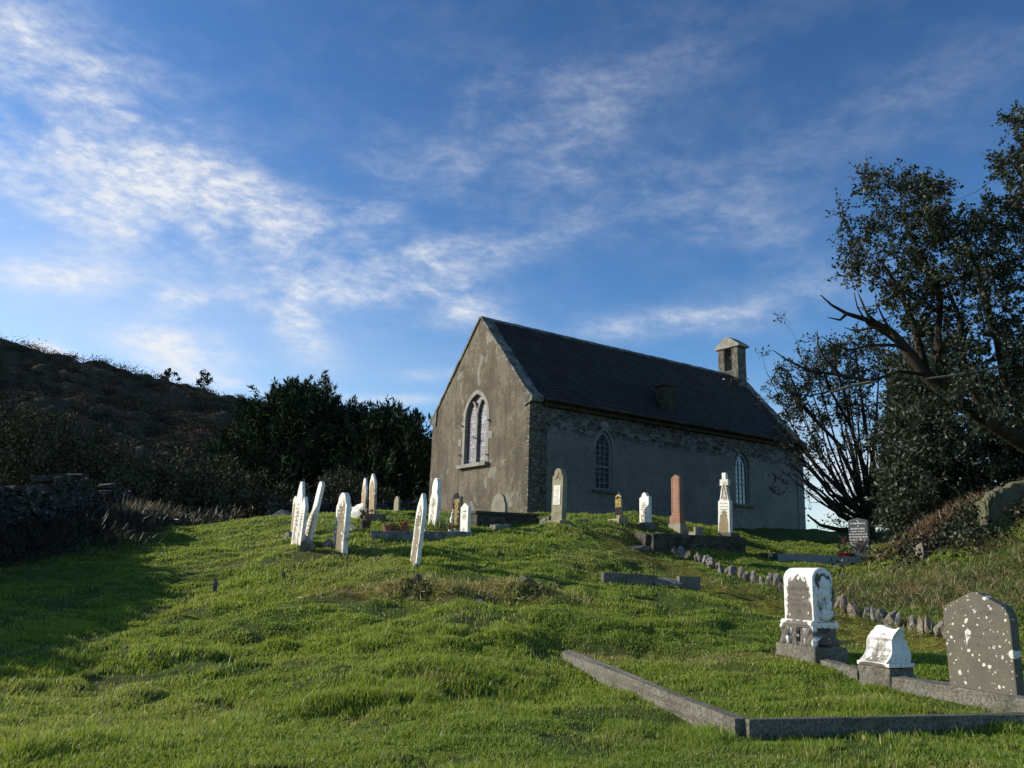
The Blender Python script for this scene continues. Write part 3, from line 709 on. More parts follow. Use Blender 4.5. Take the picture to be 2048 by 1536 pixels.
# --- little stone chimney low on the slope
yk = .62; zk = EV + yk * HR / (CW / 2)
mb = MB(); mb.box(7.62, 8.22, yk - .28, yk + .30, zk - .7, zk + .95); mb.box(7.55, 8.29, yk - .35, yk + .37, zk + .955, zk + 1.07); mb.box(7.68, 8.16, yk - .22, yk + .24, zk + 1.075, zk + 1.16, top=(.06, .06))
mb.build('chimney', M_gutter, church, bevel=.015, cuts=2, rough=.03)
# --- gable window
def gwin():
    fr = MB(); i_ = gothic(GC, GH, EV - 2.27, EV - .36, EV + .64); o_ = gothic(GC, GO - .003, EV - 2.268, EV - .36, EV + .817)
    strip(o_, i_, -.012, .15, fr)
    fr.v = [MG @ v for v in fr.v]
    w = fr.build('window', M_trim, church); w.name = 'east_window'
    w['label'] = 'two-light pointed window with coloured leaded glass'
    # tracery: mullion that forks into two arcs
    t = MB(); t.box(GC - .065, GC + .065, .03, .135, EV - 2.27, EV - .30)
    h = 1.0; rad = (GH * GH + h * h) / (2 * GH)
    for s in (-1, 1):
        pts = []
        for k in range(9):
            a = (0.80 * k / 8); r0 = rad * .98
            pts.append((GC + s * (r0 * (1 - math.cos(a)) * 1.0), EV - .36 + r0 * math.sin(a)))
        top = [p for p in pts if p[1] < EV + .44]
        for (p, q) in zip(top[:-1], top[1:]):
            t.add([(p[0] - .055, .035, p[1]), (p[0] + .055, .035, p[1]), (q[0] + .055, .035, q[1]), (q[0] - .055, .035, q[1]), (p[0] - .055, .133, p[1]), (p[0] + .055, .133, p[1]), (q[0] + .055, .133, q[1]), (q[0] - .055, .133, q[1])],
                  [(0, 1, 2, 3), (7, 6, 5, 4), (0, 3, 7, 4), (1, 5, 6, 2)])
    t.v = [MG @ v for v in t.v]; t.build('tracery', M_trim, w)
    gl = MB(); gl.prism(gothic(GC, GH + .10, EV - 2.28, EV - .36, EV + .72), .155, .185); gl.v = [MG @ v for v in gl.v]; gl.build('stained_glass', M_stained, w)
    sb = MB(); sb.prism([(2.68, EV - 2.43), (4.80, EV - 2.43), (4.80, EV - 2.275), (2.68, EV - 2.275)], -.19, .54, MG); sb.build('sill', M_trim, w, bevel=.015)
    for (yy, zz) in ((2.68, -.62), (2.78, -2.0), (4.66, -.62), (4.74, -1.86), (3.70, -1.22)):
        b = MB(); b.box(-.10, .02, yy - .018, yy + .018, EV + zz - .018, EV + zz + .018); b.box(-.10, -.07, yy - .02, yy + .02, EV + zz + .018, EV + zz + .07); b.build('iron_hook', M_iron, w)
    for (yy, zz, a_, b_) in ((4.86, -1.30, .12, .15), (2.60, -1.2, .13, .15)):
        b = MB(); b.box(-.018, .10, yy - a_, yy + a_, EV + zz - b_, EV + zz + b_); b.build('jamb_stone', M_trim, w, bevel=.012)
gwin()
# --- sash windows in the long wall
def swin(cx, lab):
    i_ = gothic(cx, WH - .10, EV - 3.20, EV - 1.58, EV - 1.02); o_ = gothic(cx, WH - .002, EV - 3.28, EV - 1.58, EV - .864)
    fr = MB(); strip(o_, i_, .14, .24, fr); w = fr.build('sash_window', M_paint, church); w['label'] = lab
    b = MB(); hw = WH - .10
    for x_ in (-hw / 3, hw / 3): b.box(cx + x_ - .011, cx + x_ + .011, .165, .195, EV - 3.2, EV - 1.22 - abs(x_) * .4)
    for k in range(1, 9):
        z_ = EV - 3.2 + k * .215; h_ = hw if z_ < EV - 1.58 else hw * max(.2, 1 - ((z_ - EV + 1.58) / .56) ** 1.6)
        wd = .028 if k == 4 else .011
        b.box(cx - h_, cx + h_, .160, .190, z_ - wd, z_ + wd)
    for s in (-1, 1):
        pts = [(cx + s * hw * math.cos(t), .178, EV - 1.58 + .42 * math.sin(t)) for t in np.linspace(0, 2.2, 9)]
        pts = [p for p in pts if abs(p[0] - cx) < hw]
        b.tube(pts, [.012] * len(pts), 5)
    b.build('glazing_bars', M_paint, w)
    gl = MB(); gl.prism(gothic(cx, WH - .03, EV - 3.25, EV - 1.58, EV - .93), .20, .215); gl.build('pane', M_glass, w)
    sb = MB(); sb.box(cx - .62, cx + .62, -.05, .58, EV - 3.40, EV - 3.285); sb.build('sill', M_rubble, w, bevel=.015)
    if True:
        kb = MB(); hh = gothic(cx, WH + .07, EV - 1.58, EV - 1.579, EV - .76)[2:]; hi = gothic(cx, WH + .004, EV - 1.58, EV - 1.579, EV - .86)[2:]
        n = len(hh); vs = [(a, .045, b_) for a, b_ in hh] + [(a, .045, b_) for a, b_ in hi] + [(a, .12, b_) for a, b_ in hh] + [(a, .12, b_) for a, b_ in hi]
        fs = []
        for i in range(n - 1): fs += [(i, i + 1, i + 1 + n, i + n), (i, i + 2 * n, i + 1 + 2 * n, i + 1), (i + n, i + 1 + n, i + 1 + 3 * n, i + 3 * n)]
        kb.add(vs, fs); kb.build('arch_surround', M_rubble if cx > 8 else M_trim, w)
swin(W1, 'pointed sash window nearer the lit gable'); swin(W2, 'pointed sash window nearer the bellcote end')
mb = MB(); mb.box(W1 - .14, W1 + .22, .03, .12, EV - .74, EV - .52); mb.build('keystone', M_trim, church, bevel=.04)

# ------------------------------------------------------------------ gravestones
def arc(cx, cz, r, a0, a1, n=10): return [(cx + r * math.cos(R(a0 + (a1 - a0) * i / n)), cz + r * math.sin(R(a0 + (a1 - a0) * i / n))) for i in range(n + 1)]
def p_round(w, h): return [(-w / 2, 0), (w / 2, 0)] + arc(0, h - w / 2, w / 2, 0, 180, 12)
def p_lancet(w, h, k=.9):
    a = k * w; return [(-w / 2, 0), (w / 2, 0)] + [(w / 2 * math.cos(t) ** 1.0 if False else w / 2 * (1 - (i / 8) ** 1.9), h - a + a * i / 8) for i, t in enumerate(np.linspace(0, 1, 9))][:-1] + [(0.0, h)] + [(-w / 2 * (1 - (i / 8) ** 1.9), h - a + a * i / 8) for i in range(7, -1, -1)]
def p_shoulder(w, h, sh=.12, rw=.72):
    """rounded head set back on square shoulders"""
    r = w * rw / 2; z = h - r
    return [(-w / 2, 0), (w / 2, 0), (w / 2, z - sh * .4), (r * 1.04, z + .01), (r, z + .02)] + arc(0, z, r, 8, 172, 11) + [(-r, z + .02), (-r * 1.04, z + .01), (-w / 2, z - sh * .4)]
def p_neck(w, h):
    """round head, narrow neck, wide shoulders"""
    r = w * .36; z = h - r * 1.25
    return [(-w / 2, 0), (w / 2, 0), (w * .52, h * .54), (w * .42, h * .62), (r * .92, h * .68), (r, z)] + [(r * math.cos(t), z + 1.25 * r * math.sin(t)) for t in np.linspace(.25, math.pi - .25, 11)] + [(-r, z), (-r * .92, h * .68), (-w * .42, h * .62), (-w * .52, h * .54)]
def p_gable(w, h, g_): return [(-w / 2, 0), (w / 2, 0), (w / 2, h - g_), (0, h), (-w / 2, h - g_)]
def p_peak(w, h): return [(-w / 2, 0), (w / 2, 0), (w * .51, h * .76), (w * .50, h * .81), (w * .465, h * .855), (w * .40, h * .89), (.07 * w, h * .993), (0, h), (-.07 * w, h * .993), (-w * .40, h * .89), (-w * .465, h * .855), (-w * .50, h * .81), (-w * .51, h * .76)]
def p_ears(w, h):
    """pointed rounded head between two small square ears"""
    z = h * .865; r = w * .37
    return [(-w / 2, 0), (w / 2, 0), (w / 2, z), (w * .44, z + .015), (r, z - .02)] + [(r * math.cos(t) ** .8, z - .02 + (h - z + .02) * math.sin(t) ** .9) for t in np.linspace(.12, math.pi / 2 - .02, 7)] + [(-r * math.cos(t) ** .8, z - .02 + (h - z + .02) * math.sin(t) ** .9) for t in np.linspace(math.pi / 2 - .02, .12, 7)] + [(-r, z - .02), (-w * .44, z + .015), (-w / 2, z)]
def p_topper(w, h): # narrow pointed finial on a slab with shoulders
    return [(-w / 2, 0), (w / 2, 0), (w / 2, h * .64), (w * .46, h * .655), (w * .44, h * .73), (w * .24, h * .93), (w * .12, h), (-w * .12, h), (-w * .24, h * .93), (-w * .44, h * .73), (-w * .46, h * .655), (-w / 2, h * .64)]

def text_lines(parent, lines, mt, y, name='inscription', width=None):
    """flat raised letters on the local front face; lines: (text, size, z)"""
    V = []; F = []
    for txt, size, z in lines:
        cu = bpy.data.curves.new('lettering', 'FONT'); cu.body = txt; cu.size = size; cu.align_x = 'CENTER'; cu.resolution_u = 1; cu.offset = size * .012
        ob = bpy.data.objects.new('lettering', cu); COL.objects.link(ob); bpy.context.view_layer.update()
        me = bpy.data.meshes.new_from_object(ob.evaluated_get(bpy.context.evaluated_depsgraph_get()))
        xs = [v.co.x for v in me.vertices] or [0]; k = 1.0
        if width and max(xs) - min(xs) > width: k = width / (max(xs) - min(xs))
        o = len(V)
        V += [(v.co.x * k, y, z + v.co.y) for v in me.vertices]; F += [tuple(i + o for i in p.vertices) for p in me.polygons]
        bpy.data.objects.remove(ob); bpy.data.curves.remove(cu); bpy.data.meshes.remove(me)
    me = bpy.data.meshes.new(name); me.from_pydata(V, [], F); me.update()
    return link(name, me, mt, parent)

def facing(u, d, w, fw):
    """heading (deg) of a slab of width w at distance d whose front shows fw pixels"""
    ppm = F_PX / d; az = math.degrees(math.atan2(ray(u, 1000)[0], ray(u, 1000)[1]))
    return math.degrees(math.acos(min(1, fw / (w * ppm)))) + az
class Stone: pass
def grave(u, vb, vt, d, w, fw, sw, lean=0, back=0, head=None, label='', name='headstone', cat='gravestone', group='gravestones on the churchyard slope', sink=.14):
    """Empty for a gravestone whose foot is seen at (u, vb) and top at vt; returns root, height, thickness"""
    s = Stone(); ppm = F_PX / d; s.w = w
    s.h = (vb - vt) / ppm * 1.0
    hd = head if head is not None else facing(u, d, w, fw)
    az = math.degrees(math.atan2(ray(u, 1000)[0], ray(u, 1000)[1]))
    s.t = max(.05, sw / (ppm * abs(math.sin(R(hd - az)))))
    p = at(u, vb, d); z = gz1(p[0], p[1]); z = min(z, p[2] + .12); z = p[2] if abs(z - p[2]) > .12 else z
    s.h += p[2] - z; s.z = z
    rot = Matrix.Rotation(R(lean), 4, 'Y') @ Matrix.Rotation(R(-hd), 4, 'Z') @ Matrix.Rotation(R(back), 4, 'X')
    s.o = empty(name, (p[0], p[1], z), rot, label, cat, group); s.sink = sink
    return s
def sunk(prof, k): return [(a, b if b > 1e-6 else -k) for a, b in prof]
def slab(s, prof, mt, name='tablet', bevel=.012, z0=0, t=None, sink=True, parent=None, cuts=0, rough=0):
    t = t or s.t; pr = sunk(prof, s.sink) if sink else [(a, b + z0) for a, b in prof]
    mb = MB(); mb.prism(pr, -t / 2, t / 2); return mb.build(name, mt, parent or s.o, bevel=bevel, cuts=cuts, rough=rough)

def lines_block(n, z_top, z_bot, size, words):
    return [(words[i % len(words)], size, z_top + (z_bot - z_top) * i / max(1, n - 1)) for i in range(n)]
WORDS = ['Erected by', 'in loving memory', 'of her husband', 'who departed this life', 'aged 67 years', 'also their son', 'who died 4 March', 'at rest', 'Thy will be done']

# slender lichened stone on the open grass, leaning right
s = grave(829, 1131, 989, 15.5, .50, 13, 8, lean=4.6, label='slender pointed headstone leaning right alone on the open grass with broken footing', sink=.1)
tb = slab(s, p_lancet(.50, s.h, .75), M_lichbrown); text_lines(tb, lines_block(4, s.h * .66, s.h * .55, .055, WORDS), M_ink, -s.t / 2 - .004, width=.38)
mb = MB(); mb.box(-.36, .34, -s.t * 1.5, s.t * 1.2, -.25, .03, top=(.05, .04)); mb.build('plinth', M_greyrock, s.o, bevel=.02, cuts=3, rough=.05)
# shouldered stone left of it
s = grave(680, 1104, 988, 17.0, .56, 20, 10, lean=1.0, label='broad round-headed headstone, brown below and pale at the edges, beside a small dark boulder')
tb = slab(s, p_shoulder(.56, s.h), M_lichbrown); text_lines(tb, lines_block(5, s.h * .74, s.h * .5, .05, WORDS), M_ink, -s.t / 2 - .004, width=.4)
# leaning twisted white slab
s = grave(614, 1090, 966, 17.6, .50, 13, 7, lean=9.5, label='thin white slab tilted steeply to the right, wider below its shoulders')
h = s.h * 1.02; tb = slab(s, [(-.55, 0), (.20, 0), (.20, h * .52), (.17, h * .58), (.16, h * .94), (.08, h), (-.06, h), (-.10, h * .94), (-.11, h * .56), (-.16, h * .48), (-.55, h * .12)], M_whitestone)
text_lines(tb, lines_block(6, h * .44, h * .15, .05, WORDS), M_faint, -s.t / 2 - .004, width=.3)
# pointed white stone in front of the tall one
s = grave(599, 1091, 995, 17.4, .42, 9, 7, lean=3.0, label='short white headstone with a gabled top, in front of the tall narrow white one')
tb = slab(s, p_gable(.42, s.h, .20), M_whitestone); text_lines(tb, lines_block(6, s.h * .7, s.h * .4, .045, WORDS), M_faint, -s.t / 2 - .004, width=.32)
# tall narrow white stone behind
s = grave(592, 1080, 965, 18.6, .46, 12, 6, lean=2.0, label='tall narrow white headstone with a tapering finial, behind the gabled white one')
tb = slab(s, p_topper(.46, s.h), M_whitestone); text_lines(tb, lines_block(6, s.h * .6, s.h * .25, .045, WORDS), M_faint, -s.t / 2 - .004, width=.34)
# brownish narrow one at the far left
s = grave(586, 1062, 993, 20.5, .34, 6, 4, lean=.5, label='narrow rust-brown headstone farthest left, half hidden by the tall white one')
slab(s, p_gable(.34, s.h, .07), M_lichbrown2)
mb = MB(); mb.prism([(-.22, -.5), (.22, -.5), (.24, -.12), (.1, -.02), (-.2, -.05)], -.14, .14); mb.build('plinth', M_greyrock, s.o, bevel=.02)
# ochre pair
s = grave(727, 1030, 957, 24.0, .56, 8, 4, lean=-.5, label='ochre headstone with a white-crusted narrow top, left one of the ochre pair')
tb = slab(s, p_topper(.56, s.h), M_lichbrown2, z0=0)
mb = MB(); mb.box(-.42, .42, -.20, .20, -.45, -.02); mb.build('plinth', M_rubble, s.o, bevel=.02)
s = grave(745, 1042, 948, 22.6, .54, 10, 5, lean=-2.5, label='taller ochre headstone with pointed white top')
pz = .20; tb = slab(s, p_lancet(.54, s.h - pz, .62), M_lichbrown2, z0=pz, sink=False)
mb = MB(); mb.box(-.40, .40, -.24, .24, -.2, pz - .003); mb.build('plinth', M_rubble, s.o, bevel=.02)
# little round-top far stone
s = grave(793, 1031, 993, 26.5, .40, 9, 4, label='small plain round-topped grey stone farthest back, against the dark trees')
slab(s, p_round(.40, s.h), M_olive); mb = MB(); mb.box(-.30, .30, -.14, .14, -.3, .05); mb.build('plinth', M_greyslab, s.o, bevel=.01)
# big white necked stone
s = grave(867, 1053, 957, 21.6, .66, 16, 8, lean=2.2, label='large white headstone with round head and wide shoulders against the lit gable')
tb = slab(s, p_neck(.62, s.h), M_whitestone); text_lines(tb, lines_block(5, s.h * .56, s.h * .40, .055, WORDS), M_faint, -s.t / 2 - .004, width=.5)
# black gilt stone near the gable
s = grave(912, 1063, 990, 21.0, .58, 16, 4, lean=1.0, label='black headstone covered in gold lettering with one lobed corner near the gable')
h = s.h; tb = slab(s, [(-.29, 0), (.29, 0), (.29, h * .93), (.02, h * .90)] + arc(-.13, h * .90, .13, 10, 170, 8) + [(-.29, h * .86)], M_black, bevel=.006)
text_lines(tb, lines_block(13, h * .82, h * .16, .062, ['IN LOVING MEMORY', 'OF OUR DEAR', 'FATHER', 'WHO DIED', '14 APRIL', 'AGED 72', 'ALSO HIS WIFE', 'MARY', 'DIED 3 JUNE', 'AGED 81', 'REST', 'IN PEACE', 'ERECTED BY FAMILY']), M_gold, -s.t / 2 - .004, width=.40)
b = MB()
b.tube([(-.19, -s.t / 2 - .012, h * .30), (-.17, -s.t / 2 - .012, h * .52), (-.20, -s.t / 2 - .012, h * .62)], [.035, .02, .012], 6)
b.lathe([(.02, 0), (.055, .03), (.06, .13), (.03, .2), (.035, .27), (.0, .3)], 8, Matrix.Translation((-.19, -s.t / 2 - .02, h * .2))); b.build('carved_flower', M_white, tb)
mb = MB(); mb.box(-.36, .36, -.14, .14, -.3, .06); mb.build('plinth', M_greyslab, s.o, bevel=.01)
# small white pointed marker
s = grave(930, 1067, 1007, 20.2, .40, 15, 6, label='small clean white gabled stone at the end of the long kerb')
tb = slab(s, p_gable(.40, s.h, .10), M_plaque, bevel=.006)
text_lines(tb, [('THOMAS', .055, s.h * .70), ('1 MAY', .045, s.h * .60), ('HUSBAND', .05, s.h * .54), ('AGED 52', .045, s.h * .48), ('REST', .05, s.h * .14), ('IN PEACE', .05, s.h * .07)], M_ink, -s.t / 2 - .004, width=.27)
mb = MB(); mb.box(-.26, .26, -.17, .17, -.2, .035); mb.build('plinth', M_greyslab, s.o, bevel=.01)
# grey stone behind ledger against gable
s = grave(998, 1036, 988, 25.0, .62, 32, 5, head=50, label='plain grey-brown rounded headstone standing against the foot of the gable')
h = s.h; tb = slab(s, [(-.31, 0), (.31, 0), (.31, h * .62), (.25, h * .70)] + arc(0, h - .27, .27, 20, 160, 10) + [(-.25, h * .70), (-.31, h * .62)], M_greyslab, bevel=.008)
text_lines(tb, lines_block(5, h * .72, h * .4, .05, WORDS), M_faint, -s.t / 2 - .004, width=.4)
# tall olive stone with plaque
s = grave(1117, 1047, 938, 21.6, .40, 21, 9, lean=1.0, label='tall olive headstone with a white inscribed plaque and a rounded pointed head')
h = s.h; tb = slab(s, p_ears(.40, h), M_olive)
pq = MB(); pq.box(-.125, .125, -s.t / 2 - .012, -s.t / 2 + .01, h * .33, h * .685); pq = pq.build('plaque', M_plaque, tb, bevel=.003)
text_lines(pq, lines_block(15, h * .655, h * .345, .028, WORDS), M_faint, -s.t / 2 - .016, width=.21)
cv = MB(); cv.lathe([(.0, -.012), (.05, -.008), (.045, .012), (0, .014)], 10, Matrix.Translation((.0, -s.t / 2, h * .90)) @ Matrix.Rotation(R(90), 4, 'X'))
cv.tube([(-.09, -s.t / 2 - .004, h * .80), (0, -s.t / 2 - .012, h * .86), (.09, -s.t / 2 - .004, h * .80)], [.012] * 3, 5); cv.build('carving', M_olive, tb)
mb = MB(); mb.box(-.27, .27, -.19, .19, -.2, .06, top=(.01, .01)); mb.build('plinth', M_olive, s.o, bevel=.01)
# black gilt stone under the window
s = grave(1238, 1040, 984, 23.4, .40, 14, 3, label='narrow black headstone with gold lettering below the nearer side window')
h = s.h; tb = slab(s, p_lancet(.38, h, .55), M_black, bevel=.006)
text_lines(tb, [('IN LOVING', .062, h * .70), ('MEMORY OF', .062, h * .64), ('MY DEAR HUSBAND', .066, h * .58), ('WHO DIED', .06, h * .52), ('ALSO HIS WIFE', .066, h * .46), ('AT REST', .062, h * .13), ('AMEN', .055, h * .08)], M_gold, -s.t / 2 - .004, width=.32)
b = MB(); b.tube([(-.11, -s.t / 2 - .004, h * .79), (-.07, -s.t / 2 - .004, h * .85), (0, -s.t / 2 - .004, h * .88), (.07, -s.t / 2 - .004, h * .85), (.11, -s.t / 2 - .004, h * .79)], [.02] * 5, 5); b.build('gilt_arch', M_gold, tb)
mb = MB(); mb.box(-.36, .27, -.15, .13, -.2, .05); mb.build('plinth', M_greyslab, s.o, bevel=.01)
# small white stone near wall
s = grave(1291, 1044, 986, 23.5, .42, 18, 6, label='squat bright white headstone with a small round head, left of the red one')
h = s.h; tb = slab(s, [(-.21, 0), (.21, 0), (.215, h * .86), (.13, h * .87)] + arc(0, h * .87, h * .13, 8, 172, 9) + [(-.13, h * .87), (-.21, h * .84)], M_whitestone)
text_lines(tb, lines_block(4, h * .66, h * .46, .04, WORDS), M_faint, -s.t / 2 - .004, width=.3)
mb = MB(); mb.box(-.40, .30, -.18, .15, -.2, .05, top=(.03, .03)); mb.build('plinth', M_rubble, s.o, bevel=.02)
# red obelisk slab
s = grave(1355, 1060, 950, 24.0, .36, 16, 7, label='tall red sandstone headstone with a gabled top and a red base block')
h = s.h; mb = MB(); mb.box(-.26, .26, -s.t * .9, s.t * .9, -.3, .18); mb.build('plinth', M_greyslab, s.o, bevel=.01)
mb = MB(); mb.box(-.225, .225, -s.t * .75, s.t * .75, .183, .395); mb.build('base_block', M_red, s.o, bevel=.01)
tb = slab(s, p_gable(.36, h - .40, .09), M_red, z0=.398, sink=False)
mb = MB(); fr_o = [(-.145, .48), (.145, .48), (.145, h - .13), (0, h - .06), (-.145, h - .13)]; fr_i = [(-.125, .50), (.125, .50), (.125, h - .145), (0, h - .085), (-.125, h - .145)]
strip(fr_o, fr_i, -s.t / 2 - .008, -s.t / 2 + .01, mb); mb.build('border_moulding', M_red, tb)
# celtic cross
s = grave(1451, 1066, 947, 25.0, .42, 24, 6, lean=.8, label='white-crusted stone with a small celtic cross carved on top of a tapering shaft')
h = s.h; zb = h * .53
tb = slab(s, [(-.20, 0), (.20, 0), (.19, zb), (.17, zb + .03), (-.17, zb + .03), (-.19, zb)], M_crossl)
text_lines(tb, lines_block(5, zb * .92, zb * .55, .05, WORDS), M_faint, -s.t / 2 - .004, width=.28)
zc = h * .84; a = h * .045
prof = [(-.145, zb + .032), (.145, zb + .032), (.09, zc - .14), (a * .8, zc - .11), (a, zc - a), (.135, zc - a * 1.2), (.135, zc + a * 1.2), (a, zc + a), (a * .8, zc + .10), (a * .85, h), (-a * .85, h), (-a * .8, zc + .10), (-a, zc + a), (-.135, zc + a * 1.2), (-.135, zc - a * 1.2), (-a, zc - a), (-a * .8, zc - .11), (-.09, zc - .14)]
mb = MB(); mb.prism(prof, -s.t * .4, s.t * .4); cr = mb.build('cross', M_whitestone, s.o, bevel=.008)
mb = MB(); o_ = arc(0, zc, .125, 0, 350, 24); i_ = arc(0, zc, .09, 0, 350, 24); strip(o_, i_, -s.t * .28, s.t * .28, mb); mb.build('wheel', M_whitestone, cr)
mb = MB(); mb.tube([(-.09, -s.t * .4 - .002, zb + .06), (-.035, -s.t * .4 - .002, zc - .2), (0, -s.t * .4 - .002, zc - .05)], [.008] * 3, 4); mb.tube([(.09, -s.t * .4 - .002, zb + .06), (.035, -s.t * .4 - .002, zc - .2), (0, -s.t * .4 - .002, zc - .05)], [.008] * 3, 4); mb.build('carved_line', M_ink, cr)
mb = MB(); mb.box(-.34, .34, -.22, .22, -.3, .045, top=(.02, .02)); mb.build('plinth', M_rubble, s.o, bevel=.02)
# black stone with white lettering, right
s = grave(1721, 1117, 1038, 24.0, .60, 39, 3, head=48, label='dark polished headstone with white lettering, behind the red and beige flower bowls')
h = s.h; tb = slab(s, [(-.275, 0), (.275, 0), (.275, h * .94), (.13, h * .97), (0, h), (-.13, h * .97), (-.275, h * .92)], M_blackblue, bevel=.006)
text_lines(tb, [('In', 0.058, h * .91), ('Loving Memory', 0.066, h * .845), ('of', 0.055, h * .78), ("EDGAR O'NEILL", 0.058, h * .71), ('KILLEEN, CLONMORE', 0.039, h * .645), ('WHO DIED 12TH JUNE AGED 74 YEARS', 0.043, h * .575), ('ALSO HIS BROTHER ARTHUR', 0.051, h * .505), ('WHO DIED 2ND DECEMBER AGED 70', 0.043, h * .435), ('AND HIS WIFE RUTH', 0.051, h * .365), ('WHO DIED 9TH OCTOBER AGED 89 YEARS', 0.043, h * .295)], M_white, -s.t / 2 - .004, width=.52)
mb = MB(); mb.box(-.36, .36, -.15, .15, -.2, .04); mb.build('plinth', M_blackblue, s.o, bevel=.01)

# ---- three near stones
FA = 72.0
# scroll-topped monument
s = grave(1622, 1322, 1147, 10.8, .55, 54, 44, head=FA, label='near lichen-crusted monument with a rolled scroll top and rustic base blocks', name='monument', cat='monument')
h = s.h; w = .56; t = .30
mb = MB(); mb.box(-.40, .40, -.24, .24, -.25, .16, top=(.015, .015)); mb.build('plinth', M_kerb, s.o, bevel=.02, cuts=4, rough=.018)
blk = []
for k in range(4):
    x0 = -.31 + k * .158; mb = MB(); mb.box(x0, x0 + .142, -.185, .17, .163, .36, top=(.012, .015)); mb.build('rustic_block', M_monbase, s.o, bevel=.022, cuts=3, rough=.05, seed=k)
mb = MB(); mb.box(-.29, .29, -.19, .175, .363, .43); mb.tube([(-.30, -.155, .405), (.30, -.155, .405)], [.045, .045], 12); mb.tube([(-.30, .15, .405), (.30, .15, .405)], [.04, .04], 12); mb.build('roll_moulding', M_monbase, s.o, bevel=.01)
# tablet: side profile is an inverted U (rolled top), swept along the width
MT = Matrix(((0, 1, 0, 0), (1, 0, 0, 0), (0, 0, 1, 0), (0, 0, 0, 1)))
rr_ = .145; prof = [(-rr_, .433), (rr_ * .72, .433), (rr_ * .72, h - .36), (rr_, h - rr_)] + arc(0, h - rr_, rr_, 0, 180, 14)[1:]
mb = MB(); mb.prism(prof, -w / 2, w / 2, MT); tb = mb.build('tablet', M_monument, s.o, bevel=.012)
mb = MB(); mb.lathe([(.105, -.012), (.11, .004), (.085, .016), (.075, .004), (.05, .006), (.04, .018), (.0, .022)], 20, Matrix.Translation((w / 2, 0, h - rr_)) @ Matrix.Rotation(R(90), 4, 'Y')); mb.build('scroll_rosette', M_monument, tb)
# scroll ends: stacked bulging drapery rolls on the side
mb = MB()
for k, (zc_, hh, wy) in enumerate(((.49, .13, .13), (.60, .13, .12), (.715, .14, .135), (.82, .11, .10))):
    zc_ *= h; hh *= h
    mb.lathe([(.35, -hh * .56), (.8, -hh * .44), (1.0, -hh * .1), (.95, hh * .25), (.6, hh * .5), (.3, hh * .56)], 18, Matrix.Translation((w / 2 - .005, .03, zc_)) @ Matrix.Diagonal((.048, wy, 1, 1)))
mb.build('side_drapery', M_drape, tb, bevel=0, smooth=True)
yf = -rr_ - .004
text_lines(tb, [('THOMAS J WILLIAMS', .062, h * .745), ('of Rathmore', .045, h * .685), ('who died 2 July 1921', .045, h * .63), ('AGED 68 YEARS', .045, h * .575), ('1921', .05, h * .50)], M_ink, yf, width=.46)
mb_o = text_lines(tb, [('In Fond Remembrance', .06, 0)], M_ink, 0, width=.46); mb_o.rotation_euler = (R(-38), 0, 0); mb_o.location = (0, -rr_ * math.cos(R(38)) - .003, h - rr_ + rr_ * math.sin(R(38)) - .03)
# scroll marker on a granite block
s = grave(1773, 1374, 1262, 9.5, .40, 54, 40, head=FA - 6, label='low white marble scroll with worn lettering, propped on a granite block in the kerb', name='scroll_marker', cat='grave marker')
h = s.h
mb = MB(); mb.box(-.205, .205, -.16, .18, -.2, .20); mb.build('pedestal', M_kerb, s.o, bevel=.012, cuts=3, rough=.012)
mb = MB(); mb.box(-.215, .215, -.175, .19, .203, .245); ms_ = mb.build('base_slab', M_monument, s.o, bevel=.008)
# curved scroll sheet: grid with thickness, leaning back, edges curled
nu, nv = 15, 20; vs = []; fs = []
for side in (0, 1):
    for j in range(nv + 1):
        v_ = j / nv
        for i in range(nu + 1):
            u_ = i / nu; x = (u_ - .5) * (.36 - .05 * v_) + .04 * v_ + .018 * math.sin(v_ * 6.2 + .6)
            z = .247 + v_ * (h - .25) + .020 * math.sin(u_ * 6.0 + 1) * (v_ > .93) - .02 * abs(u_ - .55) * (v_ > .93)
            y = -.16 + .20 * v_ + .022 * math.sin(v_ * math.pi * 2.0) - .03 * (abs(u_ - .5) * 2) ** 6 * (1 - v_ * .5)
            if side: y = .155 + .02 * math.sin(v_ * 5) - .05 * v_
            vs.append((x, y, z))
nn = (nu + 1) * (nv + 1); idx = lambda s_, j, i: s_ * nn + j * (nu + 1) + i
for j in range(nv):
    for i in range(nu): fs += [(idx(0, j, i), idx(0, j, i + 1), idx(0, j + 1, i + 1), idx(0, j + 1, i)), (idx(1, j, i + 1), idx(1, j, i), idx(1, j + 1, i), idx(1, j + 1, i + 1))]
    fs += [(idx(0, j, 0), idx(0, j + 1, 0), idx(1, j + 1, 0), idx(1, j, 0)), (idx(0, j + 1, nu), idx(0, j, nu), idx(1, j, nu), idx(1, j + 1, nu))]
for i in range(nu): fs += [(idx(0, nv, i), idx(0, nv, i + 1), idx(1, nv, i + 1), idx(1, nv, i)), (idx(0, 0, i + 1), idx(0, 0, i), idx(1, 0, i), idx(1, 0, i + 1))]
M_scroll = mat('marble_scroll', f_lichen((.16, .14, .115), (.22, .19, .15), (.78, .76, .69), .26, .46, .56, 1.0, .05, 12), .8, .25)
mb = MB(); mb.add(vs, fs); sc_ = mb.build('scroll', M_scroll, s.o)
tx = text_lines(sc_, [('In', .05, .28), ('LOVING MEMORY', .044, .22), ('of', .04, .17), ('EDMUND R BYRNE', .040, .115), ('died 1919', .036, .06)], M_faint, 0, width=.28); tx.rotation_euler = (R(-29), 0, 0); tx.location = (.035, -.178, .27)
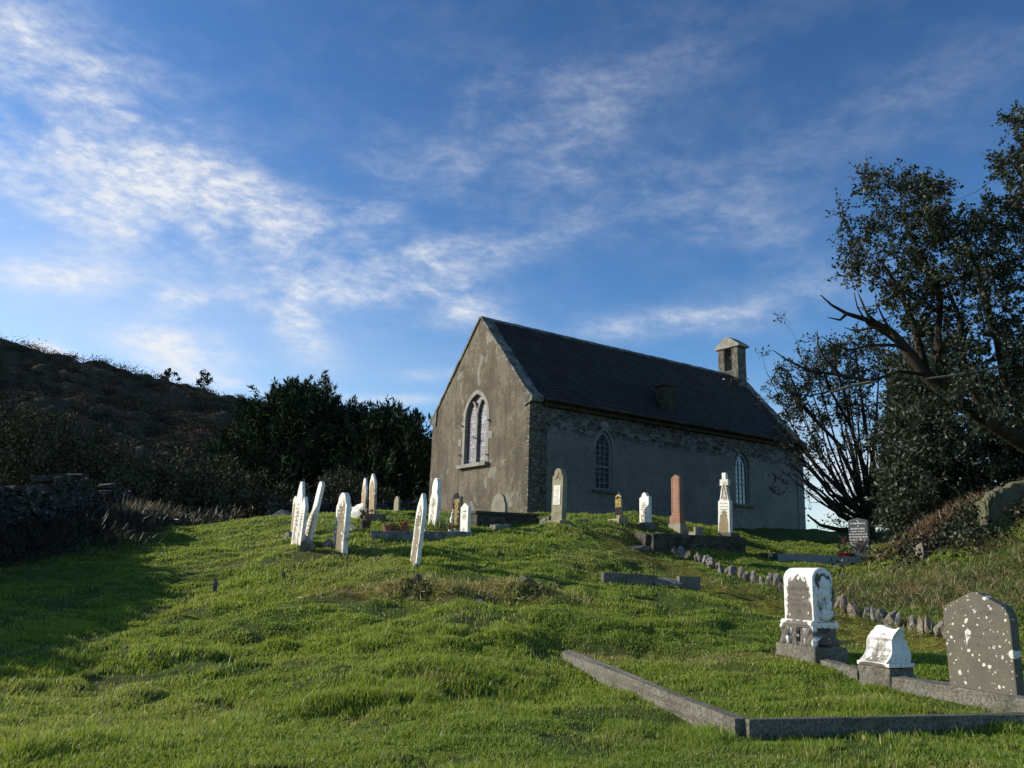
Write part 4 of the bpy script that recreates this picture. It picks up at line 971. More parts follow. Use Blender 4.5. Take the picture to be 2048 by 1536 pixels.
# big lichen spotted headstone
s = grave(1975, 1398, 1200, 8.35, .70, 128, 20, head=FA - 10, lean=-.8, label='broad dark headstone with a low peaked top, dotted all over with white lichen spots')
h = s.h; s.t = .12; w = .65
tb = slab(s, p_peak(w, h), M_spots, bevel=.012, sink=True)
mb = MB(); e_ = [(a * 1.03, b) for a, b in p_peak(w, h)[2:]]
text_lines(tb, [('IN LOVING MEMORY', .06, h * .80), ('OF', .05, h * .73), ('WILLIAM', .06, h * .66), ('WHO DIED 7 MAY', .05, h * .59), ('AGED 66 YEARS', .05, h * .52)], M_ink, -s.t / 2 - .002, width=.6)

# ------------------------------------------------------------------ grave kerbs
def beam(mb, p, q, wd, z0a, z0b, h, ext=0):
    """block from p to q (x,y) with bottoms z0a, z0b and height h"""
    p = np.array(p[:2]); q = np.array(q[:2]); d = (q - p) / np.linalg.norm(q - p); n = np.array([-d[1], d[0]]) * wd / 2; p = p - d * ext; q = q + d * ext
    c = [p - n, q - n, q + n, p + n]; zs = [z0a, z0b, z0b, z0a]
    mb.add([(a[0], a[1], z) for a, z in zip(c, zs)] + [(a[0], a[1], z + h) for a, z in zip(c, zs)], [(3, 2, 1, 0), (4, 5, 6, 7), (0, 1, 5, 4), (1, 2, 6, 5), (2, 3, 7, 6), (3, 0, 4, 7)])
def kerb_thing(name, label, cat, segs, mt, group=None, rough=.022, bevel=.012, cuts=5):
    c = np.mean([np.array(sg[0])[:2] for sg in segs], axis=0); o = empty(name, (c[0], c[1], 0), None, label, cat, group)
    for k, (p, q, wd, za, zb, h, nm) in enumerate(segs):
        mb = MB(); beam(mb, np.array(p[:2]) - c, np.array(q[:2]) - c, wd, za, zb, h)
        mb.build(nm, mt, o, bevel=bevel, cuts=cuts, rough=rough, seed=k)
    return o
A = at(1483, 1436, 6.95); Bp = at(1130, 1301, 10.7); Cq = at(2075, 1424, 7.75)
Cx = A + (Cq - A) * 1.12
bk1 = at(1968, 1392, 8.35); bk2 = at(1768, 1352, 9.5); bk3 = at(1600, 1306, 10.8)
nA = -(Bp - A)[:2] / np.linalg.norm((Bp - A)[:2])
segs = [(A[:2] + nA * .0, Bp[:2], .12, A[2] - .30, Bp[2] - .30, .30, 'side_kerb'), (A[:2] + (Cx - A)[:2] / np.linalg.norm((Cx - A)[:2]) * .03, Cx[:2], .12, A[2] - .303, Cx[2] - .303, .30, 'front_kerb')]
kb = (bk2 - bk1); k1 = bk1 - kb * .55; k2 = bk1 + kb * .83
segs.append((k1[:2], k2[:2], .26, bk1[2] - .24, bk2[2] - .26, .285, 'back_kerb'))
k3 = bk2 + (bk3 - bk2) * .22; k4 = bk2 + (bk3 - bk2) * .66
segs.append((k3[:2], k4[:2], .18, bk2[2] - .24, bk3[2] - .30, .27, 'back_kerb'))
kerb_thing('grave_kerb', 'long pale granite kerb enclosing the near grassed grave plot', 'grave kerb', segs, M_kerb)

# rounded broken kerb in mid lawn
p0, p1 = at(1203, 1166, 15.9), at(1398, 1174, 16.3)
o = empty('broken_kerb', (p0[0], p0[1], p0[2]), None, 'low broken kerb with a rounded left end lying in the open grass', 'grave kerb')
mb = MB(); L = np.linalg.norm((p1 - p0)[:2]); ang = math.atan2(p1[1] - p0[1], p1[0] - p0[0]); MR = Matrix.Rotation(ang, 4, 'Z')
pr = arc(.06, 0, .06, 90, 270, 8)
mb.add([(a, b, -.2) for a, b in pr + [(L * .56, -.06), (L * .56, .06)]] + [(a, b, .19 - (.03 if a > 1 else 0)) for a, b in pr + [(L * .56, -.06), (L * .56, .06)]],
       [tuple(reversed(range(11))), tuple(range(11, 22))] + [(i, (i + 1) % 11, (i + 1) % 11 + 11, i + 11) for i in range(11)], MR)
mb.build('rounded_kerb', M_kerb, o, bevel=.01)
mb = MB(); beam(mb, (L * .78, 0), (L, 0), .14, -.22, -.22, .38); mb.v = [MR @ v for v in mb.v]; mb.build('kerb_block', M_kerb, o, bevel=.01)
mb = MB(); mb.add([tuple(MR @ Vector(q)) for q in [(L * .52, -.10, .0), (L * .82, -.13, -.03), (L * .80, .1, .07), (L * .5, .12, .09), (L * .52, -.10, .05), (L * .82, -.13, .02), (L * .80, .1, .115), (L * .5, .12, .135)]], [(3, 2, 1, 0), (4, 5, 6, 7), (0, 1, 5, 4), (1, 2, 6, 5), (2, 3, 7, 6), (3, 0, 4, 7)]); mb.build('fallen_slab', M_greyrock, o, bevel=.01)

# raised box plot in front of the cross and obelisk
c0, c1, c2 = at(1300, 1066, 21.6), at(1484, 1074, 23.2), at(1238, 1064, 24.0)
o = kerb_thing('raised_plot_wall', 'dark stone wall round the raised plot below the red stone and the cross', 'plot wall',
    [(c0[:2], c2[:2], .24, c0[2] - .6, c2[2] - .55, .58, 'plot_side'), (c0[:2], c1[:2], .26, c0[2] - .62, c1[2] - .62, .61, 'plot_front')], M_darkrubble, rough=.03, bevel=.015, cuts=7)
# L-shaped cut block on it
p = at(1392, 1066, 23.6); rb = Matrix.Rotation(R(-58), 4, 'Z')
o = empty('cut_block', p, rb, 'small L-shaped cut stone block right of the red headstone', 'stone block'); mb = MB(); mb.prism([(-.36, -.15), (.16, -.15), (.16, .16), (.02, .16), (.02, .03), (-.36, .03)], -.11, .11); mb.build('stepped_block', M_greyslab, o, bevel=.01)
# pale kerb with gravel round the dark headstone
q0, q1, q2 = at(1555, 1113, 23.0), at(1738, 1120, 23.2), at(1432, 1110, 26.5)
q3 = q2 + (q1 - q0)
q0, q1, q2, q3 = (q_ + np.array([0, 0, .07]) for q_ in (q0, q1, q2, q3))
zq = lambda p_: p_[2] - .30
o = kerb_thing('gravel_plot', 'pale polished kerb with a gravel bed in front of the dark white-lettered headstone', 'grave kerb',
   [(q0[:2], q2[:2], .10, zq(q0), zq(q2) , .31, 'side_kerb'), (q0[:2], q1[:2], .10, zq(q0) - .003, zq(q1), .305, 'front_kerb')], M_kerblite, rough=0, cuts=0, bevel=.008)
o.children[-1].data.materials.clear(); o.children[-1].data.materials.append(M_blackblue)  # dark colour on the front kerb alone stands in for deep shade there
mb = MB(); cc = np.mean([q0[:2], q0[:2]], axis=0); ctr = (q0 + q1) / 2
mb.add([(p_[0] - o.location.x, p_[1] - o.location.y, p_[2] + .015) for p_ in (q0, q1, q1 + (q2 - q0) * .45, q0 + (q2 - q0) * .45)], [(0, 1, 2, 3)]); mb.build('gravel_bed', M_gravel, o, cuts=0)
# long grave kerb with pots at the left
a0, a1 = at(742, 1066, 19.6), at(945, 1068, 19.9); a2 = at(690, 1048, 21.6)
kerb_thing('grave_kerb', 'long low kerb carrying the flower pots, left of the small white marble stone', 'grave kerb',
   [(a0[:2], a1[:2], .22, a0[2] - .36, a1[2] - .36, .40, 'front_kerb'), (a0[:2] + (a2 - a0)[:2] * .35, a2[:2], .18, a0[2] - .3, a2[2] - .26, .33, 'side_kerb')], M_greyrock, rough=.02, bevel=.012, cuts=6)
# ledger / raised tomb along the gable foot
b0, b1 = at(944, 1028, 23.4), at(1062, 1034, 24.4)
kerb_thing('raised_ledger', 'long dark raised ledger at the foot of the lit gable', 'tomb', [(b0[:2], b1[:2], .55, b0[2] - .50, b1[2] - .50, .50, 'tomb_side'), (b0[:2] + np.array([-.05, .0]), b1[:2] + np.array([.05, .0]), .66, b0[2] + .003, b1[2] + .003, .07, 'tomb_cover')], M_darkrubble, rough=.0, cuts=0, bevel=.01)
b2, b3 = at(838, 1030, 24.0), at(868, 1018, 24.2)
# low slabs near tall olive stone
for (u0, v0, u1, v1, d_, lb) in ((985, 1052, 1016, 1053, 22.6, 'flat pale slab lying in the grass below the dark ledger'), (1085, 1040, 1108, 1037, 23.5, 'low kerb piece left of the tall olive headstone'), (1128, 1047, 1172, 1043, 22.4, 'low kerb piece right of the tall olive headstone')):
    k0, k1_ = at(u0, v0, d_), at(u1, v1, d_ + .5)
    kerb_thing('kerb_piece', lb, 'kerb stone', [(k0[:2], k1_[:2], .2, k0[2] - .14, k1_[2] - .12, .18, 'kerb')], M_greyslab, cuts=3, rough=.02, group='loose kerb pieces near the church')
p = at(1100, 1046, 21.9); o = empty('round_vase', p, None, 'dark round stone vase at the foot of the tall olive headstone', 'vase')
mb = MB(); mb.lathe([(.05, -.02), (.075, .03), (.085, .08), (.07, .13), (.045, .15), (.05, .165), (.035, .165), (.03, .12)], 16); mb.build('vase_body', M_dkpot, o, smooth=True)

# ------------------------------------------------------------------ rocks
def rock(name, u, v, d, size, seed, mt, label, cat='rock', group=None, rz=0, sink=.25, tilt=(0, 0)):
    bm = bmesh.new(); bmesh.ops.create_icosphere(bm, subdivisions=3, radius=1)
    P = np.array([q.co for q in bm.verts]); r2 = np.random.default_rng(seed)
    for _ in range(11):     # planar cuts give the angular facets
        n = r2.normal(size=3); n /= np.linalg.norm(n); k = r2.uniform(.42, .80); dd = P @ n; P = P - np.outer(np.maximum(dd - k, 0), n)
    P = P * (1 + .07 * fbm3(P * 2.6 + seed, 4)[:, None]); P = P * np.array(size) / 2
    for q, c in zip(bm.verts, P): q.co = c
    me = bpy.data.meshes.new(name); bm.to_mesh(me); bm.free()
    p = at(u, v, d); z = gz1(p[0], p[1]); z = z if abs(z - p[2]) < .25 else p[2]
    o = link(name, me, mt); o.location = (p[0], p[1], z + size[2] * (.5 - sink)); o.rotation_euler = (R(tilt[0]), R(tilt[1]), R(rz)); return tag(o, label, cat, group)
r2 = np.random.default_rng(5)
SL = np.array(STONE_LINE); cum = np.concatenate([[0], np.cumsum(np.linalg.norm(np.diff(SL, axis=0), axis=1))])
sdist = 0; k = 0
while sdist < cum[-1]:
    x = np.interp(sdist, cum, SL[:, 0]) + r2.normal(0, .04); y = np.interp(sdist, cum, SL[:, 1]) + r2.normal(0, .04)
    wd = r2.uniform(.15, .29); hh = r2.uniform(.28, .42)
    u_, v_ = 0, 0
    bm = None
    rk = rock('edging_stone', 1500, 1160, 17, (wd, wd * r2.uniform(.7, 1.0), hh), 100 + k, M_rock if r2.random() < .62 else M_greyrock, 'rough angular edging stone in the row along the mossy path', 'stone', 'edging stones along the mossy path', rz=r2.uniform(0, 360), tilt=(r2.normal(0, 10), r2.normal(0, 10)))
    rk.location = (x, y, gz1(x, y) + hh * .30); sdist += wd * r2.uniform(.80, 1.05); k += 1
rock('boulder', 612, 1097, 16.9, (.42, .34, .42), 31, M_greyrock, 'rough triangular boulder at the foot of the tilted white slab', 'boulder', sink=.2)
rock('boulder', 656, 1096, 17.2, (.26, .22, .30), 32, M_greyrock, 'small dark boulder left of the broad round-headed headstone', 'boulder', sink=.2)
rock('broken_slab', 701, 1030, 23.6, (.26, .12, .50), 41, M_plaque, 'pale broken slab leaning left of the ochre pair', 'broken stone', tilt=(0, 24), rz=-30, sink=.15)
rock('broken_slab', 716, 1028, 23.2, (.42, .12, .60), 42, M_plaque, 'larger broken slab propped against the left ochre headstone', 'broken stone', tilt=(0, 34), rz=-30, sink=.1)
rock('stone_shard', 752, 1118, 15.9, (.07, .05, .24), 43, M_olive, 'tiny upright shard in the grass left of the leaning slender headstone', 'stone', tilt=(0, 12), sink=.2)
rock('boulder', 553, 1052, 24.5, (.42, .3, .2), 44, M_greyrock, 'low dark rock in the grass at the far left of the graves', 'boulder')
for i, (u, v, d, sz, lb) in enumerate(((566, 1036, 27, (.7, .4, .38), 'squared pale block on the crest left of the graves'), (598, 1030, 27.5, (.8, .4, .45), 'dark block on the crest behind the leftmost headstones'), (645, 1028, 27.5, (.35, .3, .25), 'pale lump of stone on the crest, right of the tilted slab'), (664, 1030, 27.5, (.3, .3, .22), 'pale lump of stone on the crest, nearest the broad headstone'))):
    rock('crest_stone', u, v, d, sz, 60 + i, M_greyrock if i != 1 else M_rubble, lb, 'stone', sink=.2)
rock('mossy_rock', 832, 1172, 13.7, (.40, .28, .26), 71, M_mossrock, 'dark mossy rock on the left of the grassy mound', 'rock')
rock('mossy_rock', 1050, 1170, 13.7, (.50, .34, .34), 72, M_mossrock, 'larger mossy rock on the right of the grassy mound', 'rock')
rock('stone_shard', 965, 1212, 12.8, (.24, .10, .18), 73, M_greyrock, 'pale flat shard poking out below the mossy mound', 'stone', tilt=(20, 30))
OC = [(1966, 1046), (1969, 1006), (1986, 986), (2012, 974), (2048, 960), (2110, 944), (2130, 1060)]
oc = [at(u, v, 19.2) for u, v in OC]; o0 = oc[0]
mb = MB(); mb.prism([(q[0] - o0[0], q[2] - o0[2] - (.25 if k in (0, 6) else 0)) for k, q in enumerate(oc)], -.12, .55)
mb.v = [Vector((v.x + (.18 if v.y > 0 else 0), v.y + (.28 * max(0, v.z)), v.z)) for v in mb.v]
o = mb.build('outcrop', M_mossrock, None, bevel=.05, cuts=5, rough=.07); o.location = o0; tag(o, 'big mossy slab of rock leaning on the bank under the right-hand trees', 'rock')
rock('bank_stone', 1845, 1098, 20.0, (.5, .4, .55), 83, M_rock, 'half-buried pale stone in the bramble bank right of the dark headstone', 'rock', sink=.3)
rock('fallen_stone', 1270, 1105, 20.7, (.9, .35, .20), 84, M_rubble, 'flat dark stone at the foot of the raised plot wall', 'stone', rz=10, sink=.3)
rock('fallen_stone', 370, 1052, 25.8, (.6, .3, .15), 85, M_greyrock, 'flat stone at the edge of the shade in front of the dark trees', 'stone', sink=.3)
# wooden stumps
for u, v, d, hh, lb in ((428, 1189, 14.4, .28, 'weathered wooden post stump in the open grass, taller of the two'), (566, 1160, 14.9, .10, 'short dark stump in the open grass, lower of the two')):
    p = at(u, v, d); z = gz1(p[0], p[1]); mb = MB(); mb.lathe([(.048, -.1), (.045, hh * .5), (.04, hh * .9), (.012, hh)], 9)
    o = mb.build('post_stump', M_wood, None, cuts=1, rough=.03); o.location = (p[0], p[1], z); o.rotation_euler = (.05, -.06, .4); tag(o, lb, 'post', 'old post stumps')

# ------------------------------------------------------------------ pots and flowers
def plant_leaves(name, n, sp, hgt, size, cols, parent, elong=2.5, z0=0, up=1.0):
    P = rng.normal(0, 1, (n, 3)) * np.array([sp, sp, hgt * .25]); P[:, 2] = z0 + np.abs(rng.random(n)) * hgt
    c = np.array(cols)[rng.integers(0, len(cols), n)] * rng.uniform(.75, 1.25, (n, 1))
    return link(name, leaf_mesh(name, P, rng.uniform(.6, 1.3, n) * size, elong, c, axis=np.array([0, 0, up])), M_leaf, parent)
def pot(u, v, d, r, h, mt, label, leaves=None, flare=1.25, bowl=False, z=None):
    p = at(u, v, d); o = empty('flower_pot', (p[0], p[1], p[2] if z is None else z), None, label, 'flower pot')
    mb = MB()
    if bowl: mb.lathe([(r * .45, 0), (r * .75, h * .35), (r * .95, h * .75), (r, h), (r * 1.06, h), (r * 1.06, h * .92), (r * .92, h * .9), (r * .8, h * .8)], 22)
    else: mb.lathe([(r / flare, 0), (r * .97, h * .80), (r * 1.08, h * .80), (r * 1.1, h), (r * .95, h), (r * .92, h * .85), (r * .2, h * .84)], 22)
    mb.build('pot_body', mt, o, smooth=False)
    for k in (leaves or []): plant_leaves('plant', k[0], r * k[1], k[2], k[3], k[4], o, z0=h * .8, elong=k[5] if len(k) > 5 else 2.5)
    return o
GRN = [(.05, .09, .02), (.08, .13, .03)]; BRN = [(.12, .07, .04), (.09, .06, .03)]; RED = [(.30, .02, .03), (.22, .02, .02)]
pot(730, 1060, 20.6, .13, .22, M_dkpot, 'dark pot with a brown dead plant, leftmost on the long kerb', [(60, .45, .26, .05, BRN)])
zk = a0[2] + .045
pot(776, 1062, 19.75, .125, .14, M_terra, 'wide brown pot with sprouting green shoots on the long kerb', [(50, .5, .12, .035, GRN + BRN)], z=zk)
pot(791, 1063, 19.75, .07, .095, M_terra, 'small red clay pot between two wider pots', [(25, .5, .08, .03, BRN)], z=zk)
pot(808, 1063, 19.75, .13, .14, M_terra, 'wide brown pot with dry reddish plants, next to the leaning slender headstone', [(50, .5, .10, .035, BRN + RED)], z=zk)
pot(900, 1064, 19.9, .04, .10, M_plaque, 'tiny white pot below the black gilt headstone', [(20, .6, .08, .03, RED)], z=zk)
pot(914, 1064, 19.9, .06, .07, M_teal, 'tiny pale teal pot beside the small white marble stone', None, z=zk)
pot(852, 1063, 19.85, .04, .10, M_beige, 'small cream pot right behind the leaning slender headstone', [(25, .7, .12, .03, [(.6, .5, .1), (.1, .15, .03)])], z=zk)
dz = q0[2] + .01
pot(1688, 1118, 23.3, .19, .16, M_redpot, 'bright red bowl of bedding plants on the gravel plot', [(90, .55, .26, .04, [(.10, .16, .04), (.16, .20, .05)]), (40, .2, .42, .04, [(.22, .08, .06)])], bowl=True)
pot(1704, 1116, 23.5, .10, .12, M_dkpot, 'small dark pot of pale flowers between the red and the beige bowls', [(40, .5, .32, .035, GRN + [(.5, .48, .35)])])
pot(1723, 1121, 23.3, .17, .19, M_beige, 'beige stone bowl of silvery heather in front of the dark headstone', [(160, .55, .34, .05, [(.30, .30, .27), (.22, .22, .19)], 3.0), (50, .25, .30, .05, RED)], bowl=True)
p = at(884, 1060, 20.8); o = empty('daffodil_clump', (p[0], p[1], gz1(p[0], p[1])), None, 'clump of green daffodil shoots below the large white headstone', 'plant'); plant_leaves('shoots', 170, .24, .12, .022, GRN + [(.12, .16, .04)], o, elong=10, up=3)

# ------------------------------------------------------------------ dry stone walls
def stone_wall(name, label, pts, hfun, seed, mt, th=.5, zfun=None, parts=None):
    """irregular stones stacked along a polyline"""
    r2 = np.random.default_rng(seed); P = np.array([q[:2] for q in pts]); cum = np.concatenate([[0], np.cumsum(np.linalg.norm(np.diff(P, axis=0), axis=1))])
    V = []; F = []
    cube = np.array([(-1, -1, -1), (1, -1, -1), (1, 1, -1), (-1, 1, -1), (-1, -1, 1), (1, -1, 1), (1, 1, 1), (-1, 1, 1)]) * .5
    fq = [(3, 2, 1, 0), (4, 5, 6, 7), (0, 1, 5, 4), (1, 2, 6, 5), (2, 3, 7, 6), (3, 0, 4, 7)]
    s_ = 0
    mb = MB()
    zc = 0; row = 0
    hmax = max(hfun(t) for t in np.linspace(0, cum[-1], 30))
    while zc < hmax + .1:
        rh = r2.uniform(.08, .15); s_ = -r2.uniform(0, .3)
        while s_ < cum[-1]:
            wd = r2.uniform(.12, .40); sm = s_ + wd / 2
            if zc < hfun(min(max(sm, 0), cum[-1])) + r2.normal(0, .06):
                x = np.interp(sm, cum, P[:, 0]); y = np.interp(sm, cum, P[:, 1]); x2 = np.interp(sm + .05, cum, P[:, 0]); y2 = np.interp(sm + .05, cum, P[:, 1])
                if sm + .05 > cum[-1]: x2, y2 = x + (P[-1] - P[-2])[0] * .01, y + (P[-1] - P[-2])[1] * .01
                d = np.array([x2 - x, y2 - y]); d /= np.linalg.norm(d) + 1e-9
                z = (zfun(x, y) if zfun else gz1(x, y, False)) - .1 + zc + rh / 2
                c = cube * np.array([wd * .97, th * r2.uniform(.85, 1.1), rh * .97]) + r2.normal(0, .03, (8, 3))
                w_ = np.stack([x + c[:, 0] * d[0] - c[:, 1] * d[1], y + c[:, 0] * d[1] + c[:, 1] * d[0], z + c[:, 2]], 1)
                mb.add(w_.tolist(), fq)
            s_ += wd
        zc += rh
    o = mb.build(name, mt, None, bevel=.022, recalc=False); return o
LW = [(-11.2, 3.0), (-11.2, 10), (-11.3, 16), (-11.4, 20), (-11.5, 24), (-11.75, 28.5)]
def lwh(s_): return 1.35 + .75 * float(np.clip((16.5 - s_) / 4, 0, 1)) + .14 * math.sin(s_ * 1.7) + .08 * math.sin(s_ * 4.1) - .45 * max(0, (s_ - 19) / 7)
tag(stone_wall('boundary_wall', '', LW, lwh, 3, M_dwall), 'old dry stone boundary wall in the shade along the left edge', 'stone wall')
bwp = [at(1560, 1078, 50), at(1700, 1072, 44), at(1770, 1070, 40), at(1830, 1066, 36)]
def zlin(x, y):
    return float(np.interp(x, [q[0] for q in bwp], [q[2] for q in bwp])) - .25
tag(stone_wall('boundary_wall', '', bwp, lambda s_: .52, 4, M_rock, zfun=zlin), 'low sunlit stone wall behind the dark white-lettered headstone', 'stone wall')
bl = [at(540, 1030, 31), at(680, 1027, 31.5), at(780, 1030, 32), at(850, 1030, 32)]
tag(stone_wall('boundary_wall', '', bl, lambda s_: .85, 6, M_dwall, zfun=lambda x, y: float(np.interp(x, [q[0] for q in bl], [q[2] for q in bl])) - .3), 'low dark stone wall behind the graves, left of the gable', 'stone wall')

# ------------------------------------------------------------------ trees and shrubs
def jit_line(a, b, n, amp, sag=0, seed=0):
    a, b = np.array(a, float), np.array(b, float); t = np.linspace(0, 1, n + 1)[:, None]; L = np.linalg.norm(b - a)
    p = a + (b - a) * t; w = np.sin(t * math.pi) ** .8
    off = np.cumsum(rng.normal(0, amp * L / n, (n + 1, 3)), axis=0); off -= off[0]; off -= t * off[-1]
    p = p + off; p[:, 2] += (w[:, 0] * sag * L); return p
class Tree:
    def __init__(s, label, name='tree', cat='tree', group=None): s.wood = MB(); s.pale = MB(); s.nodes = []; s.lp = []; s.la = []; s.name = name; s.label = label; s.cat = cat; s.group = group
    def limb(s, pts, r0, r1, n=6, pale=False, node=True):
        pts = np.array(pts, float); k = len(pts)
        rad = np.linspace(r0, r1, k); (s.pale if pale else s.wood).tube(pts.tolist(), rad.tolist(), n, cap=False)
        if node: s.nodes += [(p, r) for p, r in zip(pts, rad)]
    def reach(s, c, amp=.10, sag=-.06, rmax=.09, rmin=.012, n=6, sides=5):
        """branch from the nearest limb towards c"""
        N_ = np.array([q[0] for q in s.nodes]); rr_ = np.array([q[1] for q in s.nodes])
        d = np.linalg.norm(N_ - c, axis=1) + 1.2 * np.maximum(0, N_[:, 2] - c[2]); i = int(np.argmin(d))
        L = np.linalg.norm(N_[i] - c); r0 = min(rr_[i] * .7, rmax, .012 + L * .022)
        pts = jit_line(N_[i], c, n, amp, sag); s.limb(pts, r0, rmin, sides); return pts
    def twigs(s, c, n, L, upb=.3, r=.006, leaves=8, spread=.25, sides=3, out=None):
        for _ in range(n):
            d = rng.normal(size=3); d /= np.linalg.norm(d)
            if out is not None: d = d + out
            d[2] += upb; d /= np.linalg.norm(d); l_ = L * rng.uniform(.5, 1.2)
            pts = jit_line(c, c + d * l_, 3, .14, .05); s.wood.tube(pts.tolist(), [r, r * .8, r * .6, r * .4], sides, cap=False)
            if leaves:
                k = rng.poisson(leaves); t = rng.uniform(.25, 1.05, k)[:, None]
                P = pts[0] + (pts[-1] - pts[0]) * t + rng.normal(0, spread * l_ * .35, (k, 3)); s.lp.append(P); s.la.append(np.repeat(d[None], k, 0))
    def finish(s, base, mt, pal, size, elong, axw=.6, pale_mat=None):
        o = empty(s.name, base, None, s.label, s.cat, s.group); b = np.array(base, float)
        def sub(mb, nm, m_):
            if mb.v:
                me = bpy.data.meshes.new(nm); me.from_pydata([tuple(np.array(p) - b) for p in mb.v], [], mb.f); me.polygons.foreach_set('use_smooth', np.ones(len(me.polygons), dtype=bool)); me.update(); link(nm, me, m_, o)
        sub(s.wood, 'trunk', mt); sub(s.pale, 'bare_limb', pale_mat or M_palebark)
        if s.lp:
            P = np.concatenate(s.lp) - b; A_ = np.concatenate(s.la); n = len(P); c = np.array(pal)[rng.integers(0, len(pal), n)] * rng.uniform(.65, 1.35, (n, 1))
            link('crown', leaf_mesh('crown', P, size * rng.uniform(.7, 1.3, n), elong, c, axis=A_ * axw), M_scrub if s.cat == 'yew_tree' or s.name == 'yew_tree' else M_leaf, o)
        return o
DARKG = [(.018, .030, .012), (.028, .042, .016), (.014, .022, .010), (.040, .050, .022)]
YEWG = [(.036, .050, .027), (.046, .062, .032), (.028, .038, .021)]

# leaning evergreen on the right
def px3(lst): return [at(*q) for q in lst]
t1 = Tree('large leaning evergreen tree on the right with a thick sloping trunk and dead branches', 'evergreen_tree')
t1.limb(px3([(2330, 1090, 20), (2200, 985, 19.5), (2048, 884, 19.0), (1975, 838, 18.8), (1910, 802, 18.6), (1852, 750, 18.4), (1816, 702, 18.3), (1783, 664, 18.2)]), .25, .085, 10)
t1.limb(px3([(1783, 664, 18.2), (1758, 650, 18.1), (1728, 638, 18), (1693, 627, 17.9), (1663, 610, 17.8), (1641, 590, 17.8)]), .085, .012)
for dead in ([(1816, 702, 18.3), (1770, 668, 18), (1735, 648, 17.8), (1715, 615, 17.7), (1708, 585, 17.6)], [(1783, 664, 18.2), (1745, 655, 18.4), (1712, 662, 18.5), (1688, 655, 18.6)], [(1816, 702, 18.3), (1790, 690, 18), (1740, 690, 17.8), (1700, 700, 17.8), (1668, 690, 17.8), (1642, 672, 17.8)],
             [(1852, 750, 18.4), (1800, 742, 18.1), (1740, 762, 17.9), (1680, 778, 17.7), (1617, 792, 17.7), (1570, 782, 17.6)], [(1740, 762, 17.9), (1680, 750, 17.8), (1620, 742, 17.7), (1575, 720, 17.6), (1545, 700, 17.6)], [(1680, 750, 17.8), (1650, 720, 17.7), (1636, 690, 17.7), (1634, 660, 17.7)],
             [(1760, 651, 18.1), (1735, 630, 18), (1722, 600, 18), (1716, 585, 18)], [(1800, 690, 18.2), (1768, 640, 18), (1750, 600, 17.9)], [(1693, 627, 17.9), (1680, 640, 17.9), (1655, 635, 17.9)]):
    t1.limb(px3(dead), .045, .008, 5)
for mn in ([(1910, 802, 18.6), (1880, 740, 18.3), (1876, 660, 18.2), (1882, 600, 18.2), (1850, 520, 18.1), (1800, 430, 18)], [(2048, 884, 19), (2010, 760, 18.6), (1990, 660, 18.4), (1960, 560, 18.2), (1930, 470, 18)], [(2200, 985, 19.5), (2160, 760, 19), (2110, 560, 18.8), (2060, 420, 18.6), (2050, 300, 18.5)], [(1975, 838, 18.8), (1930, 760, 18.9), (1920, 640, 19), (1890, 560, 19)],
           [(2110, 560, 18.8), (2080, 470, 18.8), (2030, 420, 18.8)], [(1852, 750, 18.4), (1830, 660, 18.6), (1800, 580, 18.6), (1760, 520, 18.6)]):
    t1.limb(px3(mn), .11, .03, 7)
for pl in ([(1981, 663, 18), (1962, 600, 17.9), (1948, 541, 17.9)], [(1998, 600, 18), (1985, 550, 18), (1962, 496, 18)], [(2020, 728, 17.6), (1960, 742, 17.5), (1900, 752, 17.5), (1850, 758, 17.5)], [(1742, 764, 17.6), (1700, 772, 17.6), (1660, 785, 17.6)], [(2048, 515, 17.6), (2010, 505, 17.6), (1985, 500, 17.6)]):
    t1.limb(px3(pl), .035, .022, 6, pale=True, node=False)
CL1 = [(1765, 385, 42), (1745, 360, 26), (1800, 400, 45), (1850, 400, 44), (1838, 440, 46), (1720, 470, 34), (1770, 470, 52), (1830, 500, 56), (1880, 450, 44), (1905, 480, 44), (1705, 520, 30), (1735, 545, 40), (1695, 560, 18), (1790, 560, 54), (1850, 560, 54), (1900, 560, 50), (1940, 520, 44),
       (1930, 450, 26), (1960, 440, 34), (2000, 420, 40), (2020, 350, 34), (2045, 310, 34), (2060, 390, 50), (2100, 330, 60), (2000, 480, 46), (2050, 470, 50), (2100, 440, 60), (1985, 540, 46), (2040, 550, 56), (1950, 590, 50), (1880, 610, 46), (1830, 620, 46), (2000, 620, 54), (2060, 640, 60), (1930, 650, 50), (2000, 700, 60), (2060, 740, 60), (1940, 720, 50), (1890, 690, 40), (1850, 660, 32),
       (2035, 245, 18), (2060, 250, 26), (1780, 615, 30), (1960, 790, 50), (2040, 810, 60), (1890, 790, 40), (2100, 560, 70), (2110, 700, 70), (1860, 340 + 30, 20), (1880, 385, 24), (1820, 365, 24), (1690, 430, 18), (1700, 495, 18), (2140, 480, 70), (2150, 620, 80)]
for (u, v, r) in CL1:
    for _ in range(max(2, int(r / (6.5 if u > 1800 else 7.5)))):
        a_ = rng.uniform(0, 6.28); q = r * math.sqrt(rng.random()) * .8
        c = at(u + q * math.cos(a_), v + q * math.sin(a_), 18.3 + rng.normal(0, .9))
        t1.reach(c, .09, -.03, .05, .007, 5, 4)
        t1.twigs(c, 9, .44, .35, .008, 18 if u > 1800 else 13, .20)
t1.finish(at(2330, 1090, 20), M_bark, DARKG, .046, 1.7, .8)

